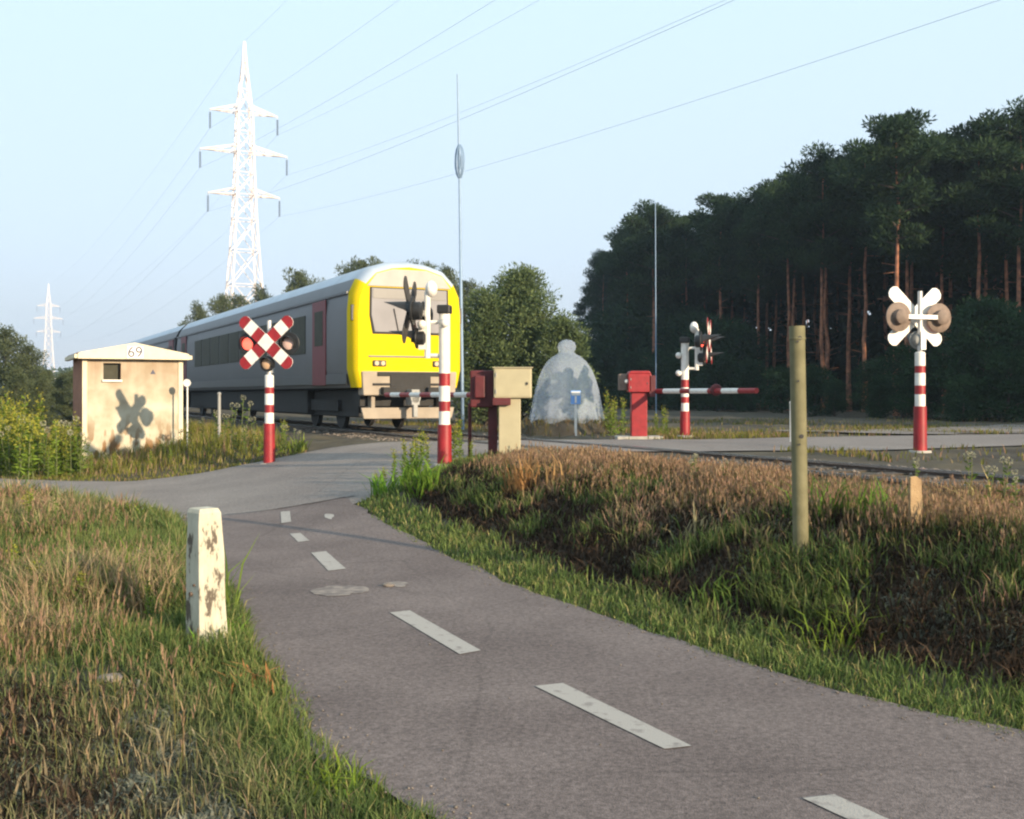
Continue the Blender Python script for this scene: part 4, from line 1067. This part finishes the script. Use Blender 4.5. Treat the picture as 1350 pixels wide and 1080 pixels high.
m = MB(); m.box((0, -.012, 1.62), (2.1, .03, .03)); m.build('trim_strip', M['t_band'], cab)
for s_ in (-1, 1):
    m = MB(); m.box((s_*.78, -.02, 1.47), (.34, .05, .13)); hl = m.build('headlight', M['black'], cab, bevel=.02)
    for q in (-.08, .08):
        m = MB(); m.tube((s_*.78+q, -.046, 1.47), (s_*.78+q, -.06, 1.47), .05, n=14); m.build('lens', M['amber'], hl)
    m = MB(); m.box((s_*1.40, .14, 2.55), (.1, .06, .34)); m.build('mirror', M['black'], cab, bevel=.01)
m = MB(); m.prism([(-1.2, .78), (1.2, .78), (1.24, 1.3), (-1.24, 1.3)], .4, 0, Matrix.Translation((0, -.06, 0))); m.build('buffer_beam', M['t_cream'], train, bevel=.03)
m = MB(); m.box((0, -.075, 1.0), (1.05, .05, .44)); m.box((0, -.07, 1.24), (1.7, .04, .09)); m.box((-.72, -.07, 1.02), (.5, .04, .05)); m.box((.72, -.07, 1.02), (.5, .04, .05)); m.build('coupler_recess', M['t_dark'], train, bevel=.01)
for s_ in (-1, 1):
    m = MB(); m.box((s_*.58, -.14, .88), (.36, .2, .16)); m.build('buffer', M['t_dark'], train, bevel=.02)
m = MB(); m.box((0, -.22, .74), (.22, .4, .34)); m.tube((0, -.42, .74), (0, -.3, .74), .14, n=14); m.box((0, -.36, .46), (.12, .12, .3)); m.build('coupler', M['grey'], train, bevel=.02)
m = MB(); m.prism([(-1.15, .28), (1.15, .28), (1.22, .52), (-1.22, .52)], .08, 0, Matrix.Translation((0, .05, 0))); m.box((-.9, .35, .62), (.1, .5, .3)); m.box((.9, .35, .62), (.1, .5, .3)); m.build('snow_plough', M['t_cream'], train, bevel=.015)
m = MB(); m.box((0, .6, .7), (2.3, .5, .3)); m.build('cab_underframe', M['t_dark'], train)

# ------------------------------------------------------------------ pylons and wires
P1 = Vector((-39.0, 160.0, 0)); P2 = Vector((-215.0, 510.0, 0)); P0 = Vector((137.0, -190.0, 0))
P1.x = (322-U0)/F*160; P2.x = (64-U0)/F*510
ldir = (P1-P2).normalized(); adir = Vector((-ldir.y, ldir.x, 0)); adir = adir if adir.x > 0 else -adir
arot = math.atan2(adir.y, adir.x)
ARMS = [(42.6, 4.9), (36.8, 6.3), (30.6, 5.2)]; TOPZ = 53.0; INS = 2.7
def make_pylon(loc, label):
    t = thing('lattice_pylon', label, 'pylon', loc, arot, 'white lattice pylons')
    lv = [(0, 3.6), (6, 3.05), (12, 2.55), (17.5, 2.1), (22.5, 1.75), (27, 1.5), (30.6, 1.35), (33.8, 1.25), (36.8, 1.15), (39.8, 1.08), (42.6, 1.0), (46, .65), (50, .25), (TOPZ, .06)]
    m = MB(); cn = ((-1, -1), (1, -1), (1, 1), (-1, 1))
    for (z0, w0), (z1, w1) in zip(lv, lv[1:]):
        for k in range(4):
            a, b = cn[k], cn[(k+1) % 4]
            m.tube((a[0]*w0, a[1]*w0, z0), (a[0]*w1, a[1]*w1, z1), .12, n=4)
            m.tube((a[0]*w0, a[1]*w0, z0), (b[0]*w1, b[1]*w1, z1), .06, n=4); m.tube((b[0]*w0, b[1]*w0, z0), (a[0]*w1, a[1]*w1, z1), .06, n=4)
            m.tube((a[0]*w1, a[1]*w1, z1), (b[0]*w1, b[1]*w1, z1), .055, n=4)
    m.build('lattice_mast', M['lattice'], t)
    for z, l in ARMS:
        w = .8
        for s_ in (-1, 1):
            m = MB(); tip = (s_*l, 0, z)
            for yy in (-w, w):
                m.tube((s_*w, yy, z), tip, .085, n=4); m.tube((s_*w, yy, z+1.1), tip, .085, n=4)
                for q in range(1, 4):
                    f = q/4; a = Vector((s_*w, yy, z)).lerp(Vector(tip), f); b = Vector((s_*w, yy, z+1.1)).lerp(Vector(tip), f-.18); m.tube(a, b, .04, n=4)
            for q in range(4):
                f = q/4; a = Vector((s_*w, -w, z)).lerp(Vector(tip), f); b = Vector((s_*w, w, z)).lerp(Vector(tip), f+.2); m.tube(a, b, .04, n=4)
            ao = m.build('cross_arm', M['lattice'], t)
            m = MB(); m.tube((s_*l, 0, z), (s_*l, 0, z-.3), .05, n=6)
            for q in range(9): m.lathe([(.09, 0), (.17, .04), (.17, .10), (.09, .16)], 8, 0, Matrix.Translation((s_*l, 0, z-INS+.26*q)))
            m.build('insulator', M['insul'], ao)
    return t
make_pylon(P1, 'large white lattice pylon rising behind the train')
make_pylon(P2, 'small distant white lattice pylon at the far left')
def span(a, b, sag, n=40):
    return [a.lerp(b, k/n)-Vector((0, 0, 4*sag*(k/n)*(1-k/n))) for k in range(n+1)]
wl_ = [('right', 1, z-INS, l) for z, l in ARMS]+[('left', -1, z-INS, l) for z, l in ARMS]+[('peak', 0, TOPZ, 0)]
for nm, s_, z, l in wl_:
    off = adir*(s_*l)+Vector((0, 0, z)); sg = 9.6 if nm != 'peak' else 6.5
    pts = span(P2+off, P1+off, sg*.8)+span(P1+off, P0+off, sg)[1:]
    m = MB()
    for a, b in zip(pts, pts[1:]): m.tube(a, b, .013, n=4, caps=False)
    tag(m.build('power_line', M['wire']), 'thin earth wire running from pylon tip to pylon tip' if nm == 'peak' else 'thin grey power line hanging from the pylon arms across the sky', 'power line', 'power lines between the pylons')

# ------------------------------------------------------------------ slim masts
yb = 30.0; p = at(610, 560, yb); mz = gz(p.x, yb)
t = thing('radio_mast', 'slender pale blue mast with an oval cage high up, right of the train', 'mast', (p.x, yb, mz))
top = at(603, 98, yb)-Vector((p.x, yb, mz)); cage = at(606, 213, yb)-Vector((p.x, yb, mz))
m = MB(); m.tube((0, 0, 0), cage-Vector((0, 0, .4)), .05, .035, 10); m.build('pole', M['mast'], t)
m = MB(); m.tube(cage-Vector((0, 0, .42)), top, .034, .018, 8); m.build('aerial', M['mast'], t)
m = MB()
for k in range(6):
    a = math.pi*k/6; pr_ = None
    for q in range(17):
        th = 2*math.pi*q/16; pt = cage+Vector((math.cos(a)*.13*math.sin(th), math.sin(a)*.13*math.sin(th), .47*math.cos(th)))
        if pr_ is not None: m.tube(pr_, pt, .014, n=5, caps=False)
        pr_ = pt
m.sphere(cage, .075, 10, 0, (1, 1, 3.2)); m.build('oval_cage', M['mast'], t)
yb = 40.0; p = at(865, 545, yb); mz = gz(p.x, yb); top = at(864, 268, yb)
m = MB(); m.tube((0, 0, -.2), (top.x-p.x, 0, top.z-mz), .022, .016, 6); tag(m.build('thin_pole', M['mast'], loc=(p.x, yb, mz)), 'very thin pale pole against the dark forest', 'pole')

# ------------------------------------------------------------------ plastic cover and small sign
yb = 27.5; p = at(746, 556, yb); cz = p.z
m = MB(); n = 40; vs = [(0, 0, .03)]; fs = []
for j in range(1, 7):
    for k in range(n):
        a = 2*math.pi*k/n; q = .27*j*(1+.15*math.sin(3*a)+.06*math.sin(7*a)); vs.append((q*1.25*math.cos(a), q*math.sin(a), .03-.62*float(ss(max(0, (j-2.4))/3.6))+random.gauss(0, .012)))
for k in range(n): fs.append((0, 1+k, 1+(k+1) % n))
for j in range(5):
    for k in range(n): fs.append((1+j*n+k, 1+(j+1)*n+k, 1+(j+1)*n+(k+1) % n, 1+j*n+(k+1) % n))
m.add(vs, fs); tag(m.build('terrain_mound', M['soil'], smooth=True, loc=(p.x, yb, cz-.02)), kind='structure')
tuss = Cover(); k_ = 900; X = p.x+rng.normal(0, .75, k_); Y = yb-.25+rng.normal(0, .5, k_); rr0 = np.hypot((X-p.x)/1.25, Y-yb)/.27
Z = cz-.62*ss((rr0-2.4)/3.6); cc = mixc((.10, .11, .03), (.2, .13, .08), rng.random(k_))
tuss.add(blades(X, Y, Z, rng.uniform(.08, .3, k_)*np.where(rr0 < 3, .4, 1), .009, rng.uniform(.2, .8, k_), cc)); tuss.build('mound_grass', 'short dry grass on the mound under the plastic cover', 'grass')
t = thing('plastic_cover', 'pale blue translucent plastic cover, bell shaped with a knob on top', 'plastic cover', (p.x, yb, cz))
prof = [(.90, .02), (.86, .25), (.82, .5), (.77, .8), (.71, 1.05), (.62, 1.3), (.50, 1.5), (.36, 1.63), (.24, 1.69), (.19, 1.74), (.22, 1.80), (.235, 1.88), (.20, 1.98), (.12, 2.04), (.02, 2.06)]
n = 72; vs = []; fs = []
for j, (rr3, zz) in enumerate(prof):
    for k in range(n):
        a = 2*math.pi*k/n; amp = .06*max(0, 1-zz/1.7)
        q = rr3*(1+amp*math.sin(a*9+1.3)+amp*.6*math.sin(a*17+zz*2)+.04*math.sin(a*3+zz))
        vs.append((q*math.cos(a)+.04*max(0, zz-1.5), q*math.sin(a), zz+(.05*math.sin(a*7) if j == 0 else 0)))
for j in range(len(prof)-1):
    for k in range(n): fs.append((j*n+k, j*n+(k+1) % n, (j+1)*n+(k+1) % n, (j+1)*n+k))
m = MB(); m.add(vs, fs); o = m.build('sheet', M['plastic'], t, smooth=True)
so = o.modifiers.new('thick', 'SOLIDIFY'); so.thickness = .006
yb = 25.6; p = at(759, 558, yb)
t = thing('information_sign', 'small blue and white square sign on a thin white stake', 'sign', (p.x, yb, gz(p.x, yb)))
zt = 1.6-(515-V0)/F*yb-t.location.z; zb_ = 1.6-(533-V0)/F*yb-t.location.z
m = MB(); m.box((0, .02, zt/2), (.055, .03, zt)); m.build('stake', M['white'], t)
m = MB(); m.box((0, 0, (zt+zb_)/2), (.23, .012, zt-zb_)); sg_ = m.build('sign_panel', M['signblue'], t, bevel=.004)
m = MB(); m.box((0, -.009, zt-.07), (.20, .006, .09)); m.box((0, -.009, zb_+.11), (.045, .006, .16)); m.build('sign_symbol', M['white'], sg_)

# ------------------------------------------------------------------ posts
bx, by = -1.945, 7.0; bz = gz(bx, by)
t = thing('concrete_bollard', 'weathered white square concrete bollard leaning at the path edge', 'bollard', (bx, by, bz), R(43))
m = MB(); h2 = .90
lv = [(-.25, .125), (.0, .120), (.3, .110), (.6, .102), (.80, .095), (.872, .092), (h2, .078)]
vs = []
for z, w in lv:
    for sx, sy in ((-1, -1), (1, -1), (1, 1), (-1, 1)):
        vs.append((sx*w*.84+random.gauss(0, .0025)-.02*z, sy*w*.84+random.gauss(0, .0025), z))
fs = [(j*4+k, j*4+(k+1) % 4, (j+1)*4+(k+1) % 4, (j+1)*4+k) for j in range(len(lv)-1) for k in range(4)]+[(3, 2, 1, 0), tuple(range(len(vs)-4, len(vs)))]
m.add(vs, fs); m.build('shaft', M['bollard'], t, bevel=.005)
m = MB(); m.tube((-.115, .01, .36), (-.09, .01, .36), .014, n=8); m.tube((-.112, -.03, .42), (-.09, -.03, .42), .009, n=8); m.build('bolt', M['steel'], t)

px_, py_ = (1056-U0)/F*8.0, 8.0; pz = gz(px_, py_)
t = thing('steel_post', 'olive steel tube post with bolt holes standing in the verge', 'post', (px_, py_, pz), 0)
toph = 1.6-(430-V0)/F*py_-pz
m = MB(); m.lathe([(.056, -.3), (.056, toph-.10), (.0575, toph-.10), (.0575, toph), (.048, toph), (.048, toph-.25), (.002, toph-.25)], 24, closed=False)
m.lathe([(.0575, toph-.10), (.061, toph-.098), (.061, toph-.086), (.0575, toph-.084)], 24, closed=False)
po = m.build('tube', M['olive'], t, smooth=True)
tilt = Matrix.Rotation(R(-1.2), 4, 'Y')
for zz in (toph-.09, toph-.115, toph*.52, toph*.485, toph*.76):
    big = zz in (toph-.09, toph*.52)
    m = MB(); T = Matrix.Translation((.004 if big else -.012, -.055, zz)) @ Matrix.Rotation(R(90), 4, 'X')
    m.lathe([(.016 if big else .008, -.004), (.016 if big else .008, .0035)], 12, 0, T); m.build('bolt_hole', M['black'], t)
t.rotation_euler = (0, R(-1.0), 0)

sx_, sy_ = (1206-U0)/F*7.7, 7.7; sz = gz(sx_, sy_); th_ = 1.6-(628-V0)/F*sy_-sz
m = MB(); m.prism([(-.045, -.2), (.045, -.2), (.05, th_*.55), (.045, th_*.93), (.01, th_), (-.04, th_*.99), (-.045, th_*.6)], .03); m.v = [(x+.02*(z > .2), y, z) for x, y, z in m.v]
o = tag(m.build('wooden_stake', M['wood'], bevel=.005, loc=(sx_, sy_, sz)), 'short split wooden stake in the red grass', 'stake'); o.rotation_euler = (0, R(-2), R(12))
# marker posts
def marker(u, vt, y, label, r_, mat, head):
    x = (u-U0)/F*y; z = gz(x, y); h3 = 1.6-(vt-V0)/F*y-z
    m = MB(); m.tube((0, 0, -.2), (0, 0, h3), r_, n=10)
    if head: m.lathe([(.02, -.012), (.085, -.012), (.085, .012), (.02, .012)], 18, 0, Matrix.Translation((0, -.03, h3)) @ Matrix.Rotation(R(90), 4, 'X'))
    else: m.lathe([(r_*1.3, 0), (r_*1.3, .03), (r_*.5, .05)], 10, 0, Matrix.Translation((0, 0, h3)))
    tag(m.build('marker_post', mat, loc=(x, y, z)), label, 'post')
marker(247, 505, 24.6, 'thin white marker with round head right of the hut', .018, M['white'], True)
marker(289, 520, 24.4, 'plain grey stake among the weeds below the train side', .035, M['grey'], False)
marker(1043, 532, 22.0, 'short thin white stake behind the olive tube post', .03, M['white'], False)
# stones and scraps on path and verge
def rock(u, v, size, label, mat, onroad=True):
    x, y = px2g(u, v)
    if not onroad:
        for _ in range(20): y = (CAM_Z-gz(x, y)-.06)*F/(v-V0); x = (u-U0)/F*y
    m = MB(); m.sphere((0, 0, 0), size, 10, 0, (1.4, 1, .5))
    m.v = [(a*(1+random.gauss(0, .12)), b*(1+random.gauss(0, .12)), c*(1+random.gauss(0, .12))) for a, b, c in m.v]
    z = float(h_road(x, y))+.008+size*.3 if onroad else gz(x, y)+.07
    tag(m.build('stone', mat, loc=(x, y, z)), label, 'stone')
rock(512, 773, .035, 'dark loose stone lying on the cycle path past the long dash', M['stone'])
rock(185, 732, .09, 'pinkish stone in the grass left of the bollard', M['patch'], False)
rock(145, 897, .05, 'pale stone in the near grass below the bollard', M['patch'], False)

# ------------------------------------------------------------------ morning haze
m, nt, out = nodes('morning_haze'); vv = nt.nodes.new('ShaderNodeVolumePrincipled'); nt.links.new(vv.outputs[0], out.inputs['Volume'])
vv.inputs['Color'].default_value = (.66, .80, .95, 1); vv.inputs['Density'].default_value = .0006; vv.inputs['Anisotropy'].default_value = .4
mh = MB(); mh.box((0, 470, 34.5), (2600, 1500, 75)); tag(mh.build('haze', m), 'thin pale morning haze over the whole scene', 'haze', kind='stuff')

# ------------------------------------------------------------------ light, sky, camera
SUN = Vector((.695, -.72, math.tan(R(14.0)))).normalized()
sl = bpy.data.lights.new('Sun', 'SUN'); sl.energy = 4.6; sl.angle = R(.53); sl.color = (1.0, .80, .55)
so = bpy.data.objects.new('Sun', sl); C.objects.link(so); so.rotation_euler = SUN.to_track_quat('Z', 'Y').to_euler(); so.location = (40, -45, 20)
w = bpy.data.worlds.new('World'); bpy.context.scene.world = w; w.use_nodes = True
nt = w.node_tree; bg = nt.nodes['Background']; sky = nt.nodes.new('ShaderNodeTexSky'); sky.sky_type = 'NISHITA'
sky.sun_disc = False; sky.sun_elevation = math.asin(SUN.z); sky.sun_rotation = math.atan2(SUN.x, SUN.y)
sky.air_density = 1.0; sky.dust_density = .6; sky.ozone_density = 1.6; sky.altitude = 0
tcw = nt.nodes.new('ShaderNodeTexCoord'); sxyz = nt.nodes.new('ShaderNodeSeparateXYZ'); nt.links.new(tcw.outputs['Generated'], sxyz.inputs[0])
rp = nt.nodes.new('ShaderNodeValToRGB'); nt.links.new(sxyz.outputs['Z'], rp.inputs[0])
e = rp.color_ramp.elements; K_ = .60
e[0].position = 0; e[0].color = (.70*K_, .72*K_, .84*K_, 1); e[1].position = .36; e[1].color = (.69*K_, .88*K_, .98*K_, 1)
x_ = e.new(.13); x_.color = (.70*K_, .81*K_, .95*K_, 1)
sc_ = nt.nodes.new('ShaderNodeVectorMath'); sc_.operation = 'SCALE'; nt.links.new(rp.outputs[0], sc_.inputs[0]); sc_.inputs['Scale'].default_value = 1/.12
mxw = nt.nodes.new('ShaderNodeMixRGB'); mxw.inputs[0].default_value = .88; nt.links.new(sky.outputs[0], mxw.inputs[1]); nt.links.new(sc_.outputs[0], mxw.inputs[2])   # hand-set pale gradient painted over most of the computed sky light
nt.links.new(mxw.outputs[0], bg.inputs[0]); bg.inputs[1].default_value = .12

cam = bpy.data.cameras.new('Camera'); co = bpy.data.objects.new('Camera', cam); C.objects.link(co)
co.location = (0, 0, CAM_Z); co.rotation_euler = (R(90), 0, 0)
cam.sensor_width = 36; cam.lens = F/1350*36; cam.shift_y = -20/1350; cam.clip_end = 6000; cam.clip_start = .05
sc = bpy.context.scene; sc.camera = co
sc.view_settings.view_transform = 'Standard'; sc.view_settings.look = 'None'; sc.view_settings.gamma = 1; sc.view_settings.exposure = 1.0
sc.cycles.max_bounces = 6; sc.cycles.transparent_max_bounces = 12; sc.cycles.use_denoising = True; sc.cycles.filter_width = 2.2
